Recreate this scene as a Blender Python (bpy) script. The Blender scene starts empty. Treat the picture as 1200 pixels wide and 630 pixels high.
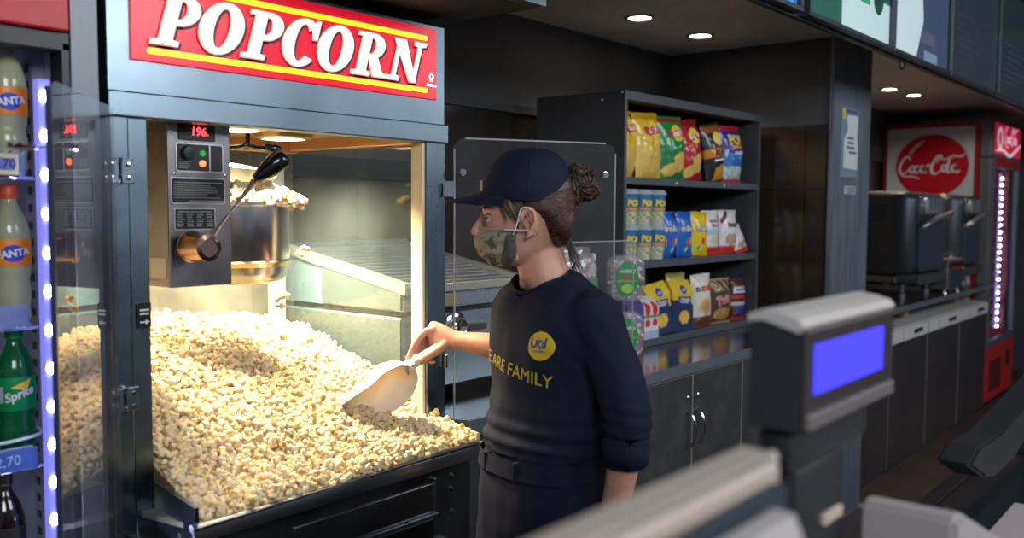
import bpy, bmesh, math, random
import numpy as np
from mathutils import Vector, Matrix, noise
from mathutils.bvhtree import BVHTree
random.seed(7)
PI = math.pi
COL = bpy.context.scene.collection

# ------------------------------------------------------------------ materials
MATS = {}
def _nt(name):
    m = bpy.data.materials.new(name); m.use_nodes = True
    nt = m.node_tree
    for n in list(nt.nodes): nt.nodes.remove(n)
    out = nt.nodes.new('ShaderNodeOutputMaterial')
    return m, nt, out
def mat(name, rgb=(.5, .5, .5), rough=.5, metal=0, emit=None, es=0, alpha=1, bump=None, var=None, coat=0,
        sss=0, attr=False, brush=None, spec=.5, trans=0, ior=1.45, rvar=None):
    if name in MATS: return MATS[name]
    m, nt, out = _nt(name)
    b = nt.nodes.new('ShaderNodeBsdfPrincipled')
    b.inputs['Base Color'].default_value = (*rgb, 1)
    b.inputs['Roughness'].default_value = rough
    b.inputs['Metallic'].default_value = metal
    b.inputs['Specular IOR Level'].default_value = spec
    b.inputs['IOR'].default_value = ior
    b.inputs['Coat Weight'].default_value = coat
    b.inputs['Transmission Weight'].default_value = trans
    b.inputs['Alpha'].default_value = alpha
    if sss:
        b.inputs['Subsurface Weight'].default_value = sss
        b.inputs['Subsurface Radius'].default_value = (.012, .005, .003)
        b.inputs['Subsurface Scale'].default_value = 1
    if emit:
        b.inputs['Emission Color'].default_value = (*emit, 1)
        b.inputs['Emission Strength'].default_value = es
    tc = nt.nodes.new('ShaderNodeTexCoord')
    def nz(scale, detail=4, stretch=None, rough_=.6):
        n = nt.nodes.new('ShaderNodeTexNoise'); n.inputs['Scale'].default_value = scale
        n.inputs['Detail'].default_value = detail; n.inputs['Roughness'].default_value = rough_
        if stretch:
            mp = nt.nodes.new('ShaderNodeMapping'); mp.inputs['Scale'].default_value = stretch
            nt.links.new(tc.outputs['Object'], mp.inputs[0]); nt.links.new(mp.outputs[0], n.inputs[0])
        else: nt.links.new(tc.outputs['Object'], n.inputs[0])
        return n
    if attr:
        a = nt.nodes.new('ShaderNodeAttribute'); a.attribute_name = 'Col'
        nt.links.new(a.outputs['Color'], b.inputs['Base Color'])
        if emit:
            nt.links.new(a.outputs['Color'], b.inputs['Emission Color'])
    if var:   # (rgb2, scale, lo, hi[, stretch])
        n = nz(var[1], stretch=var[4] if len(var) > 4 else None)
        r = nt.nodes.new('ShaderNodeMapRange'); r.inputs[1].default_value = var[2]; r.inputs[2].default_value = var[3]
        mx = nt.nodes.new('ShaderNodeMix'); mx.data_type = 'RGBA'
        mx.inputs[6].default_value = (*rgb, 1); mx.inputs[7].default_value = (*var[0], 1)
        nt.links.new(n.outputs[0], r.inputs[0]); nt.links.new(r.outputs[0], mx.inputs[0])
        nt.links.new(mx.outputs[2], b.inputs['Base Color'])
    if rvar:  # (scale, lo, hi, stretch)
        n = nz(rvar[0], stretch=rvar[3] if len(rvar) > 3 else None)
        r = nt.nodes.new('ShaderNodeMapRange'); r.inputs[1].default_value = .3; r.inputs[2].default_value = .7
        r.inputs[3].default_value = rvar[1]; r.inputs[4].default_value = rvar[2]
        nt.links.new(n.outputs[0], r.inputs[0]); nt.links.new(r.outputs[0], b.inputs['Roughness'])
    bs = bump or brush
    if bs:
        n = nz(bs[0], stretch=bs[2] if len(bs) > 2 else None)
        bp = nt.nodes.new('ShaderNodeBump'); bp.inputs['Strength'].default_value = bs[1]
        bp.inputs['Distance'].default_value = .002 if not brush else .0004
        nt.links.new(n.outputs[0], bp.inputs['Height']); nt.links.new(bp.outputs[0], b.inputs['Normal'])
    nt.links.new(b.outputs[0], out.inputs[0])
    MATS[name] = m
    return m
def glass(name, tint=(1, 1, 1), haze=0., hazecol=(.8, .85, .85), rough=.02, ior=1.5, boost=1., hscale=6):
    """thin pane: clear transmission plus a mirror reflection by Fresnel, optional greasy haze"""
    if name in MATS: return MATS[name]
    m, nt, out = _nt(name)
    t = nt.nodes.new('ShaderNodeBsdfTransparent'); t.inputs[0].default_value = (*tint, 1)
    g = nt.nodes.new('ShaderNodeBsdfGlossy'); g.inputs['Roughness'].default_value = rough
    f = nt.nodes.new('ShaderNodeFresnel')
    ge = nt.nodes.new('ShaderNodeNewGeometry'); mi = nt.nodes.new('ShaderNodeMapRange')   # same reflectance from both faces
    mi.inputs[3].default_value = ior; mi.inputs[4].default_value = 1 / ior
    nt.links.new(ge.outputs['Backfacing'], mi.inputs[0]); nt.links.new(mi.outputs[0], f.inputs[0])
    mu = nt.nodes.new('ShaderNodeMath'); mu.operation = 'MULTIPLY'; mu.inputs[1].default_value = boost; mu.use_clamp = True
    fb = nt.nodes.new('ShaderNodeMath'); fb.operation = 'SUBTRACT'; fb.inputs[0].default_value = 1      # a sheet mirrors once, at its outer face
    nt.links.new(ge.outputs['Backfacing'], fb.inputs[1])
    ff = nt.nodes.new('ShaderNodeMath'); ff.operation = 'MULTIPLY'; nt.links.new(f.outputs[0], ff.inputs[0]); nt.links.new(fb.outputs[0], ff.inputs[1])
    nt.links.new(ff.outputs[0], mu.inputs[0])
    mx = nt.nodes.new('ShaderNodeMixShader')
    nt.links.new(mu.outputs[0], mx.inputs[0]); nt.links.new(g.outputs[0], mx.inputs[2])
    if haze:
        d = nt.nodes.new('ShaderNodeBsdfDiffuse'); d.inputs[0].default_value = (*hazecol, 1)
        n = nt.nodes.new('ShaderNodeTexNoise'); n.inputs['Scale'].default_value = hscale; n.inputs['Detail'].default_value = 6
        tc = nt.nodes.new('ShaderNodeTexCoord'); nt.links.new(tc.outputs['Object'], n.inputs[0])
        r = nt.nodes.new('ShaderNodeMapRange'); r.inputs[1].default_value = .3; r.inputs[2].default_value = .7
        r.inputs[3].default_value = haze * .4; r.inputs[4].default_value = haze * 1.6
        nt.links.new(n.outputs[0], r.inputs[0])
        m2 = nt.nodes.new('ShaderNodeMixShader')
        nt.links.new(r.outputs[0], m2.inputs[0]); nt.links.new(t.outputs[0], m2.inputs[1]); nt.links.new(d.outputs[0], m2.inputs[2])
        nt.links.new(m2.outputs[0], mx.inputs[1])
    else: nt.links.new(t.outputs[0], mx.inputs[1])
    nt.links.new(mx.outputs[0], out.inputs[0])
    MATS[name] = m
    return m
def tilemat(name, c1, c2, grout, w, h, rough=.3, axes='xz', gw=.006):
    if name in MATS: return MATS[name]
    m, nt, out = _nt(name)
    b = nt.nodes.new('ShaderNodeBsdfPrincipled')
    geo = nt.nodes.new('ShaderNodeNewGeometry'); sp = nt.nodes.new('ShaderNodeSeparateXYZ'); cb = nt.nodes.new('ShaderNodeCombineXYZ')
    nt.links.new(geo.outputs['Position'], sp.inputs[0])
    nt.links.new(sp.outputs['XYZ'.index(axes[0].upper())], cb.inputs[0]); nt.links.new(sp.outputs['XYZ'.index(axes[1].upper())], cb.inputs[1])
    br = nt.nodes.new('ShaderNodeTexBrick'); br.offset = 0; br.inputs['Scale'].default_value = 1
    br.inputs['Brick Width'].default_value = w; br.inputs['Row Height'].default_value = h
    br.inputs['Mortar Size'].default_value = gw / 2; br.inputs['Mortar Smooth'].default_value = .1
    br.inputs['Color1'].default_value = (*c1, 1); br.inputs['Color2'].default_value = (*c2, 1); br.inputs['Mortar'].default_value = (*grout, 1)
    nt.links.new(cb.outputs[0], br.inputs['Vector'])
    n = nt.nodes.new('ShaderNodeTexNoise'); n.inputs['Scale'].default_value = 3; n.inputs['Detail'].default_value = 6
    nt.links.new(geo.outputs['Position'], n.inputs[0])
    mx = nt.nodes.new('ShaderNodeMix'); mx.data_type = 'RGBA'; mx.blend_type = 'MULTIPLY'; mx.inputs[0].default_value = .5
    nt.links.new(br.outputs['Color'], mx.inputs[6]); nt.links.new(n.outputs['Color'], mx.inputs[7])
    nt.links.new(mx.outputs[2], b.inputs['Base Color'])
    r = nt.nodes.new('ShaderNodeMapRange'); r.inputs[3].default_value = rough * .7; r.inputs[4].default_value = rough * 1.4
    nt.links.new(n.outputs[0], r.inputs[0]); nt.links.new(r.outputs[0], b.inputs['Roughness'])
    nt.links.new(b.outputs[0], out.inputs[0]); MATS[name] = m
    return m

steel = mat('brushed_steel', (.21, .275, .325), .3, 1, brush=(60, .25, (1, 8, 8)), rvar=(3, .22, .42, (1, 1, 1)))
steel_v = mat('brushed_steel_upright', (.18, .24, .28), .3, 1, brush=(60, .25, (8, 8, 1)), rvar=(5, .22, .4))
steel_dark = mat('dark_steel', (.16, .175, .20), .32, 1, rvar=(4, .25, .45))
steel_warm = mat('inner_steel', (.75, .70, .62), .33, 1)
chrome = mat('chrome', (.8, .8, .8), .12, 1)
copper = mat('copper_knob', (.50, .34, .27), .2, 1, rvar=(8, .12, .3))
blackp = mat('black_plastic', (.012, .012, .014), .35)
blackm = mat('matt_black', (.012, .012, .014), .7)
charcoal = mat('charcoal_laminate', (.045, .046, .050), .42, var=((.075, .073, .07), 9, .45, .75))
darkgrey = mat('dark_grey_metal', (.075, .08, .092), .4, .3)
white_p = mat('white_plastic', (.75, .74, .72), .4)
grey_p = mat('grey_plastic', (.32, .33, .34), .4)
red_p = mat('red_plastic', (.55, .015, .02), .35)
print_white = mat('print_white', (.8, .8, .8), .5)
print_black = mat('print_black', (.01, .01, .01), .5)
print_red = mat('print_red', (.65, .02, .03), .5)
print_yellow = mat('print_yellow', (.85, .62, .05), .55)
print_blue = mat('print_blue', (.03, .06, .45), .5)
print_brown = mat('print_brown', (.12, .03, .01), .5)
foil = mat('foil_pack', attr=True, rough=.28, coat=.3)
card = mat('printed_card', attr=True, rough=.45)
pane = glass('clear_pane')
greasy = glass('greasy_pane', tint=(.86, .94, .95), haze=.016, hazecol=(.45, .56, .60), boost=1.6)
backpane = glass('back_pane', haze=.10, hazecol=(.62, .68, .55), boost=1.2)
acryl = glass('acrylic_sheet', haze=.012, hazecol=(.8, .8, .8), boost=1.3)
acryl_edge = mat('acrylic_edge', (.55, .6, .6), .25, alpha=.45)

# ------------------------------------------------------------------ mesh helpers
def box(bm, x0, y0, z0, x1, y1, z1, bev=0, seg=2):
    r = bmesh.ops.create_cube(bm, size=1)
    vs = r['verts']
    for v in vs:
        v.co = Vector((x0 + (v.co.x + .5) * (x1 - x0), y0 + (v.co.y + .5) * (y1 - y0), z0 + (v.co.z + .5) * (z1 - z0)))
    if bev:
        es = list({e for v in vs for e in v.link_edges})
        bmesh.ops.bevel(bm, geom=es, offset=bev, segments=seg, profile=.5, affect='EDGES')
    return bm
def Box(*a, **k): return box(bmesh.new(), *a, **k)
def frame_of(d):
    d = Vector(d).normalized()
    a = Vector((0, 0, 1)) if abs(d.z) < .9 else Vector((1, 0, 0))
    u = d.cross(a).normalized(); v = u.cross(d).normalized()
    return u, v
def tube(bm, pts, rad, n=12, cap=True):
    pts = [Vector(p) for p in pts]
    if not hasattr(rad, '__len__'): rad = [rad] * len(pts)
    rings = []; u = None
    for i, p in enumerate(pts):
        d = (pts[min(i + 1, len(pts) - 1)] - pts[max(i - 1, 0)])
        if d.length < 1e-9: d = Vector((0, 0, 1))
        d.normalize()
        if u is None: u, v = frame_of(d)
        else:
            u = (u - d * u.dot(d))
            u = u.normalized() if u.length > 1e-6 else frame_of(d)[0]
            v = d.cross(u).normalized()
        r = rad[i]
        rings.append([bm.verts.new(p + (u * math.cos(2 * PI * k / n) + v * math.sin(2 * PI * k / n)) * r) for k in range(n)])
    for a, b in zip(rings, rings[1:]):
        for k in range(n):
            bm.faces.new((a[k], a[(k + 1) % n], b[(k + 1) % n], b[k]))
    if cap:
        bm.faces.new(rings[0][::-1]); bm.faces.new(rings[-1])
    return bm
def Tube(*a, **k): return tube(bmesh.new(), *a, **k)
def lathe(bm, prof, c=(0, 0, 0), n=28, sx=1, sy=1, cap=True):
    rings = []
    for r, z in prof:
        rings.append([bm.verts.new((c[0] + sx * r * math.cos(2 * PI * k / n), c[1] + sy * r * math.sin(2 * PI * k / n), c[2] + z)) for k in range(n)])
    for a, b in zip(rings, rings[1:]):
        for k in range(n): bm.faces.new((a[k], a[(k + 1) % n], b[(k + 1) % n], b[k]))
    if cap:
        bm.faces.new(rings[0][::-1]); bm.faces.new(rings[-1])
    return bm
def Lathe(*a, **k): return lathe(bmesh.new(), *a, **k)
def loft(bm, rings, cap=True):
    R = [[bm.verts.new(p) for p in r] for r in rings]
    n = len(R[0])
    for a, b in zip(R, R[1:]):
        for k in range(n): bm.faces.new((a[k], a[(k + 1) % n], b[(k + 1) % n], b[k]))
    if cap: bm.faces.new(R[0][::-1]); bm.faces.new(R[-1])
    return bm
def prism(bm, poly, d0, d1, plane='xz'):
    """poly in 2D extruded along the third axis from d0 to d1"""
    def P(a, b, c):
        return {'xz': (a, c, b), 'xy': (a, b, c), 'yz': (c, a, b)}[plane]
    A = [bm.verts.new(P(a, b, d0)) for a, b in poly]; B = [bm.verts.new(P(a, b, d1)) for a, b in poly]
    n = len(poly)
    bm.faces.new(A); bm.faces.new(B[::-1])
    for k in range(n): bm.faces.new((A[k], B[k], B[(k + 1) % n], A[(k + 1) % n]))
    return bm
def rrect(x0, z0, x1, z1, r, n=5):
    P = []
    for cx, cz, a0 in ((x1 - r, z1 - r, 0), (x0 + r, z1 - r, 90), (x0 + r, z0 + r, 180), (x1 - r, z0 + r, 270)):
        for k in range(n + 1):
            a = math.radians(a0 + 90 * k / n); P.append((cx + r * math.cos(a), cz + r * math.sin(a)))
    return P
def ell(cx, cy, rx, ry, n=32): return [(cx + rx * math.cos(2 * PI * k / n), cy + ry * math.sin(2 * PI * k / n)) for k in range(n)]
def xform(bm, M): bmesh.ops.transform(bm, matrix=M, verts=bm.verts); return bm
def T(x, y, z): return Matrix.Translation((x, y, z))
def Rz(a): return Matrix.Rotation(a, 4, 'Z')
def Rx(a): return Matrix.Rotation(a, 4, 'X')
def Ry(a): return Matrix.Rotation(a, 4, 'Y')
def join(bm, other):
    me = bpy.data.meshes.new('tmp'); other.to_mesh(me); bm.from_mesh(me); bpy.data.meshes.remove(me); other.free(); return bm

def world(o):
    m = o.matrix_basis.copy()
    while o.parent: o = o.parent; m = o.matrix_basis @ m
    return m
def thing(name, label, cat, loc=(0, 0, 0), rotz=0, group=None):
    o = bpy.data.objects.new(name, None); COL.objects.link(o)
    o.empty_display_size = .05
    o.matrix_basis = T(*loc) @ Rz(rotz)
    o['label'] = label; o['category'] = cat
    if group: o['group'] = group
    return o
def obj(name, bm, m, parent=None, local=False, smooth=None, label=None):
    """bm is in world space unless local"""
    if parent is not None and not local: xform(bm, world(parent).inverted())
    bmesh.ops.recalc_face_normals(bm, faces=bm.faces)
    me = bpy.data.meshes.new(name); bm.to_mesh(me); bm.free()
    me.materials.append(m)
    if smooth is not None:
        me.polygons.foreach_set('use_smooth', [True] * len(me.polygons))
        if smooth: me.set_sharp_from_angle(angle=math.radians(smooth))
    o = bpy.data.objects.new(name, me); COL.objects.link(o)
    if parent is not None: o.parent = parent
    if label: o['label'] = label
    return o
def tag(o, label, cat, group=None, kind=None):
    if label: o['label'] = label
    if cat: o['category'] = cat
    if group: o['group'] = group
    if kind: o['kind'] = kind
    return o
def struct(name, bm, m, label=None, **k):
    o = obj(name, bm, m, **k); o['kind'] = 'structure'
    if label: o['label'] = label
    return o
def rebase(o, loc):
    """put a single mesh's origin at its base"""
    o.data.transform(T(-loc[0], -loc[1], -loc[2])); o.matrix_basis = T(*loc); return o
def copytree(o, parent=None):
    c = o.copy(); COL.objects.link(c)
    c.parent = parent
    for ch in o.children: copytree(ch, c)
    return c

_txt = {}
def text(s, size=1., ext=.0, bold=0., shear=0., spacing=1., width=None, align='CENTER'):
    """text as a bmesh in the xz plane facing -y, centred on the origin"""
    cu = bpy.data.curves.new('t', 'FONT'); cu.body = s; cu.size = size; cu.extrude = ext; cu.offset = bold
    cu.shear = shear; cu.space_character = spacing; cu.align_x = align; cu.align_y = 'CENTER'; cu.resolution_u = 3
    o = bpy.data.objects.new('t', cu); COL.objects.link(o)
    dg = bpy.context.evaluated_depsgraph_get(); dg.update()
    me = bpy.data.meshes.new_from_object(o.evaluated_get(dg))
    bm = bmesh.new(); bm.from_mesh(me)
    bpy.data.objects.remove(o); bpy.data.curves.remove(cu); bpy.data.meshes.remove(me)
    if width:
        xs = [v.co.x for v in bm.verts]; w = max(xs) - min(xs); c = (max(xs) + min(xs)) / 2
        for v in bm.verts: v.co.x = (v.co.x - c) * width / w
    xform(bm, Rx(PI / 2))
    return bm
def subdiv(bm, L):
    for ax in (0, 2):
        lo = min(v.co[ax] for v in bm.verts); hi = max(v.co[ax] for v in bm.verts); k = lo + L * .5
        while k < hi:
            p = [0, 0, 0]; n = [0, 0, 0]; p[ax] = k; n[ax] = 1
            bmesh.ops.bisect_plane(bm, geom=list(bm.verts) + list(bm.edges) + list(bm.faces), plane_co=p, plane_no=n, dist=1e-6)
            k += L
    bmesh.ops.triangulate(bm, faces=[f for f in bm.faces if len(f.verts) > 4])
    return bm

def arcband(bm, cx, cz, ro, ri, a0, a1, y0, y1, n=24):
    """ring sector, ro=(rx,rz) outer, ri inner"""
    prev = None
    for k in range(n + 1):
        a = math.radians(a0 + (a1 - a0) * k / n)
        c, s = math.cos(a), math.sin(a)
        q = [bm.verts.new((cx + ro[0] * c, y0, cz + ro[1] * s)), bm.verts.new((cx + ri[0] * c, y0, cz + ri[1] * s)),
             bm.verts.new((cx + ri[0] * c, y1, cz + ri[1] * s)), bm.verts.new((cx + ro[0] * c, y1, cz + ro[1] * s))]
        if prev:
            for i in range(4): bm.faces.new((prev[i], prev[(i + 1) % 4], q[(i + 1) % 4], q[i]))
        else: bm.faces.new(q)
        prev = q
    bm.faces.new(prev[::-1]); return bm
def serif_word(word, h, y0, y1, grow=0.):
    """heavy italic serif capitals, cap height 1 scaled to h, left edge at x=0; returns bmesh, width"""
    g = grow; bm = bmesh.new(); x = 0
    def slab(x0, z0, x1, z1): prism(bm, [(x0 - g, z0 - g), (x1 + g, z0 - g), (x1 + g, z1 + g), (x0 - g, z1 + g)], y0, y1)
    def band(cx, cz, ro, ri, a0, a1): arcband(bm, cx, cz, (ro[0] + g, ro[1] + g), (max(.01, ri[0] - g), max(.01, ri[1] - g)), a0, a1, y0, y1)
    def serifs(cx, w, z):
        if z == 0: prism(bm, [(cx - w - g, -g), (cx + w + g, -g), (cx + w + g, .05 + g), (cx + w * .5, .10), (cx - w * .5, .10), (cx - w - g, .05 + g)], y0, y1)
        else: prism(bm, [(cx - w - g, 1 + g), (cx + w + g, 1 + g), (cx + w + g, .95 - g), (cx + w * .5, .90), (cx - w * .5, .90), (cx - w - g, .95 - g)], y0, y1)
    for ch in word:
        X = x
        def S(x0, z0, x1, z1): slab(X + x0, z0, X + x1, z1)
        if ch in 'PR':
            S(.13, 0, .36, 1); serifs(X + .245, .25, 0); S(0, .95, .4, 1)
            band(X + .42, .71, (.36, .29), (.14, .21), -90, 90)
            S(.3, .92, .44, 1); S(.3, .42, .44, .50)
            if ch == 'R':
                prism(bm, [(X + .40 - g, .46), (X + .62 + g, .47), (X + .90 + g, .0 - g), (X + .62 - g, .0 - g)], y0, y1)
                S(.62, 0, .98, .06); x += 1.0
            else: x += .84
        elif ch == 'O':
            band(X + .44, .5, (.45, .53), (.19, .44), 0, 360); x += .96
        elif ch == 'C':
            band(X + .44, .5, (.44, .53), (.19, .45), 42, 318)
            prism(bm, [(X + .72 - g, .62 - g), (X + .79 + g, .62 - g), (X + .79 + g, 1.02 + g), (X + .74 - g, 1.02 + g), (X + .62, .88)], y0, y1)
            x += .86
        elif ch == 'N':
            S(.14, 0, .22, 1); S(.78, 0, .86, 1); serifs(X + .18, .17, 0); serifs(X + .82, .17, 1)
            prism(bm, [(X + .02 - g, 1 + g), (X + .34 + g, 1 + g), (X + .88 + g, -g), (X + .72 - g, -g)], y0, y1)
            x += 1.06
        x += .02
    for v in bm.verts: v.co.x = (v.co.x + .26 * v.co.z) * h; v.co.z *= h
    return bm, x * h
def catmull(P, n=6):
    P = [Vector(p) for p in P]; out = []
    for i in range(len(P) - 1):
        a, b, c, d = P[max(i - 1, 0)], P[i], P[i + 1], P[min(i + 2, len(P) - 1)]
        for k in range(n):
            t = k / n
            out.append(.5 * ((2 * b) + (c - a) * t + (2 * a - 5 * b + 4 * c - d) * t * t + (3 * b - a - 3 * c + d) * t ** 3))
    out.append(P[-1]); return out
def ribbon(bm, pts, wid, y0, y1, n=6):
    """pen stroke: pts (x,z,w) through a spline, flat solid between y0 and y1"""
    C = catmull([(p[0], p[1], (p[2] if len(p) > 2 else 1) * wid) for p in pts], n)
    prev = None
    for i, c in enumerate(C):
        a, b = C[max(i - 1, 0)], C[min(i + 1, len(C) - 1)]
        d = Vector((b.x - a.x, b.y - a.y)); d = d.normalized() if d.length > 1e-9 else Vector((1, 0))
        nx, nz_ = -d.y * c.z / 2, d.x * c.z / 2
        yf = min(y0, y1)
        q = [bm.verts.new((c.x + nx, yf, c.y + nz_)), bm.verts.new((c.x - nx, yf, c.y - nz_))]
        if prev: bm.faces.new((prev[0], prev[1], q[1], q[0]))
        prev = q
    return bm
def script_logo(w, y0, y1):
    """flowing cola lettering, width w, centred"""
    bm = bmesh.new()
    W = .040
    def s(*p): ribbon(bm, p, W, y0, y1)
    # big C with long under-swash
    s((.27, .36, .5), (.24, .44, .9), (.17, .44, 1), (.08, .32, 1.3), (.03, .16, 1.5), (.07, .05, 1.3), (.16, .06, .9), (.24, .14, .5), (.27, .2, .3))
    s((.05, .03, .5), (.16, -.03, .8), (.30, -.03, .9), (.42, -.05, .6), (.5, -.1, .3))
    def o(x, z=.14): s((x + .05, z + .1, .6), (x, z + .06, 1.1), (x, z - .03, 1.3), (x + .045, z - .06, 1), (x + .085, z, 1.1), (x + .08, z + .08, 1), (x + .05, z + .1, .6))
    o(.28, .13)
    s((.47, .2, .6), (.43, .22, .9), (.39, .16, 1.2), (.39, .08, 1.2), (.43, .06, 1), (.48, .1, .5), (.51, .15, .4))
    o(.52, .13); s((.60, .22, 1), (.60, .12, 1.1), (.615, .06, 1), (.65, .08, .5))
    s((.66, .2, 1.1), (.70, .235, .9), (.74, .21, .5))
    # second C with loop
    s((1.0, .36, .4), (.98, .45, .8), (.91, .45, 1), (.82, .34, 1.3), (.76, .18, 1.5), (.78, .05, 1.4), (.86, .03, 1), (.94, .08, .6), (.98, .14, .4))
    s((.88, .28, .5), (.90, .36, .8), (.95, .40, .8), (1.02, .36, .7), (1.12, .38, .8), (1.22, .44, 1), (1.33, .43, .8), (1.44, .44, .8), (1.5, .50, .3))
    o(1.0, .14)
    s((1.22, .38, .5), (1.20, .42, .8), (1.15, .34, 1.1), (1.12, .14, 1.3), (1.14, .06, 1.1), (1.19, .08, .5))
    o(1.22, .13); s((1.31, .22, 1), (1.305, .12, 1.2), (1.33, .055, 1.1), (1.38, .08, .6), (1.40, .1, .4))
    for v in bm.verts:
        v.co.x = (v.co.x - .76) * w / 1.5; v.co.z = (v.co.z - .2) * w / 1.5
    return bm
# ------------------------------------------------------------------ setting
floor_m = tilemat('floor_tiles', (.17, .105, .09), (.14, .09, .08), (.03, .02, .018), .6, .6, .35, 'xy', .004)
ceil_m = mat('ceiling_board', (.80, .73, .67), .45, var=((.66, .60, .55), 1.5, .4, .7), rvar=(2, .35, .55))
wall_m = mat('dark_plaster', (.055, .057, .064), .6, var=((.08, .08, .09), 2, .4, .7))
tile_m = tilemat('wall_tiles_brown', (.045, .032, .027), (.036, .027, .024), (.012, .010, .010), .42, .533, .22, 'xz')
tile_s = tilemat('side_tiles_brown', (.050, .034, .022), (.036, .026, .019), (.014, .010, .010), .42, .533, .12, 'yz')
WZ = 1.893
struct('floor', Box(-2.5, -4.5, -.06, 12, 2.62, 0), floor_m)
struct('ceiling', Box(-1.5, 1.229, 2.284, 12, 2.6, 2.38), ceil_m)
struct('wall_back', Box(-1.5, 2.42, 0, 12, 2.56, WZ), tile_m)
struct('wall_back_upper', Box(-1.5, 2.405, WZ, 12, 2.56, 2.284), wall_m)
struct('wall_left', Box(-1.5, 1.3, 0, -1.4, 2.42, 2.284), wall_m)
struct('wall_partition', Box(4.18, 1.572, 0, 4.65, 2.42, 2.284), wall_m)
struct('wall_partition_tiling', Box(4.168, 1.585, .964, 4.18, 2.405, WZ), tile_s)
pil_m = mat('streaked_blue_grey_panel', (.12, .145, .18), .4, .25, var=((.20, .235, .28), 7, .4, .7, (6, 6, .5)))
struct('wall_partition_end_panel', Box(4.165, 1.555, .0, 4.665, 1.572, 2.284), pil_m)
struct('wall_right', Box(9.8, -4.5, 0, 9.95, 2.42, 3.3), wall_m)
# lobby side: high ceiling over the customers
struct('ceiling_lobby', Box(-2.5, -4.5, 3.2, 12, 1.18, 3.3), mat('lobby_ceiling', (.12, .13, .15), .8))
# canopy over the machine
struct('trim_canopy', Box(-1.4, 1.36, 1.972, 1.735, 2.405, 2.284), matte_canopy := mat('canopy_black', (.008, .008, .009), .75))
struct('trim_canopy_fascia', Box(-1.4, 1.33, 1.972, 1.735, 1.36, 2.284), mat('fascia_blue_grey', (.09, .12, .16), .35, .4))
# menu fascia
fas_m = mat('fascia_black', (.012, .013, .015), .4)
struct('trim_menu_fascia', Box(1.75, 1.208, 2.118, 9.8, 1.228, 3.2), fas_m)

# ------------------------------------------------------------------ menu boards
def menu_board(x0, x1, label, kind):
    zb = 2.126; zt = zb + .62; y = 1.205
    t = thing('menu_board', label, 'menu board', ((x0 + x1) / 2, y, zb), group='menu boards on the overhead fascia')
    fr = bmesh.new(); w = .016
    for a in ((x0, zb, x1, zb + w), (x0, zt - w, x1, zt), (x0, zb + w, x0 + w, zt - w), (x1 - w, zb + w, x1, zt - w)):
        box(fr, a[0], y - .03, a[1], a[2], y + .005, a[3], .002)
    obj('frame', fr, mat('board_frame', (.06, .075, .09), .35, .5), t)
    X0, X1, Z0, Z1 = x0 + w, x1 - w, zb + w, zt - w
    W = X1 - X0
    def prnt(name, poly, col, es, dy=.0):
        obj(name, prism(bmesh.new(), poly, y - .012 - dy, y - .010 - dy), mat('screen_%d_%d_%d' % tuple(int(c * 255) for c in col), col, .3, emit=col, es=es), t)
    R = lambda a, b, c, d: [(X0 + a * W, Z0 + b), (X0 + c * W, Z0 + b), (X0 + c * W, Z0 + d), (X0 + a * W, Z0 + d)]
    H = Z1 - Z0
    if kind == 'blue':
        prnt('screen', R(0, 0, 1, H), (.02, .12, .33), 1.)
        prnt('painted_shape', R(.62, 0, .97, H), (.04, .22, .55), 1., .001)
        bm = text('3,70', .115); xform(bm, T(X0 + W * .8, y - .0135, Z0 + .092)); obj('price', bm, mat('screen_text', (.5, .7, .9), .4, emit=(.5, .7, .9), es=.8), t)
        bm = bmesh.new(); arcband(bm, X0 + W * .45, Z0 + .25, (.17, .2), (.155, .185), 150, 330, y - .0135, y - .012); obj('swirl', bm, mat('screen_text'), t)
    elif kind == 'green':
        prnt('screen', R(0, 0, 1, H), (.012, .09, .07), .8)
        prnt('painted_shape', R(.38, 0, 1, .155), (.42, .56, .56), .9, .001)  # pale window reflection in the cover glass, painted as a glowing strip
        prnt('painted_shape', [(X0 + W * .60, Z0 + .12), (X0 + W * .72, Z0 + .12), (X0 + W * .74, Z0 + .3), (X0 + W * .62, Z0 + .3)], (.03, .28, .10), .8, .002)
        prnt('painted_shape', ell(X0 + W * .84, Z0 + .16, .055, .06), (.012, .05, .04), .8, .002)
        prnt('painted_shape', ell(X0 + W * .17, Z0 + .145, .05, .06), (.04, .16, .08), .8, .002)
        bm = text('Menu', .04); xform(bm, T(X0 + W * .30, y - .0145, Z0 + .135)); obj('lettering', bm, mat('screen_pale', (.25, .4, .35), .4, emit=(.25, .4, .35), es=.7), t)
    elif kind == 'pale':
        prnt('screen', R(0, 0, 1, H), (.045, .065, .12), .8)
        prnt('painted_shape', [(X0, Z0), (X0 + W * .40, Z0), (X0 + W * .52, Z0 + .17), (X0 + W * .48, Z0 + .31), (X0, Z0 + .35)], (.46, .58, .60), .9, .001)  # white window reflection painted onto the board as a flat polygon
        prnt('painted_shape', R(.55, 0.0, .8, .05), (.16, .24, .30), .8, .001)
        prnt('painted_shape', R(.5, .08, .75, .13), (.09, .09, .14), .8, .001)
    else:
        prnt('screen', R(0, 0, 1, H), (.022, .032, .042) if kind == 'dark' else (.014, .026, .032), .8)
        bm = bmesh.new()
        for k in range(7):
            zz = Z0 + .08 + k * .035
            box(bm, X0 + W * .15, y - .0125, zz, X0 + W * (.5 + .3 * ((k * 7) % 3) / 3), y - .0118, zz + .012)
        obj('faint_lines', bm, mat('screen_faint', (.03, .04, .055), .4, emit=(.03, .04, .055), es=.6), t)
    g = Box(X0, y - .02, Z0, X1, y - .0175, Z1)
    obj('cover_glass', g, pane, t)
menu_board(1.95, 2.875, 'blue overhead menu board showing a price, leftmost of the menu boards', 'blue')
menu_board(2.925, 3.775, 'overhead menu board with green pictures and a pale green painted reflection', 'green')
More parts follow.
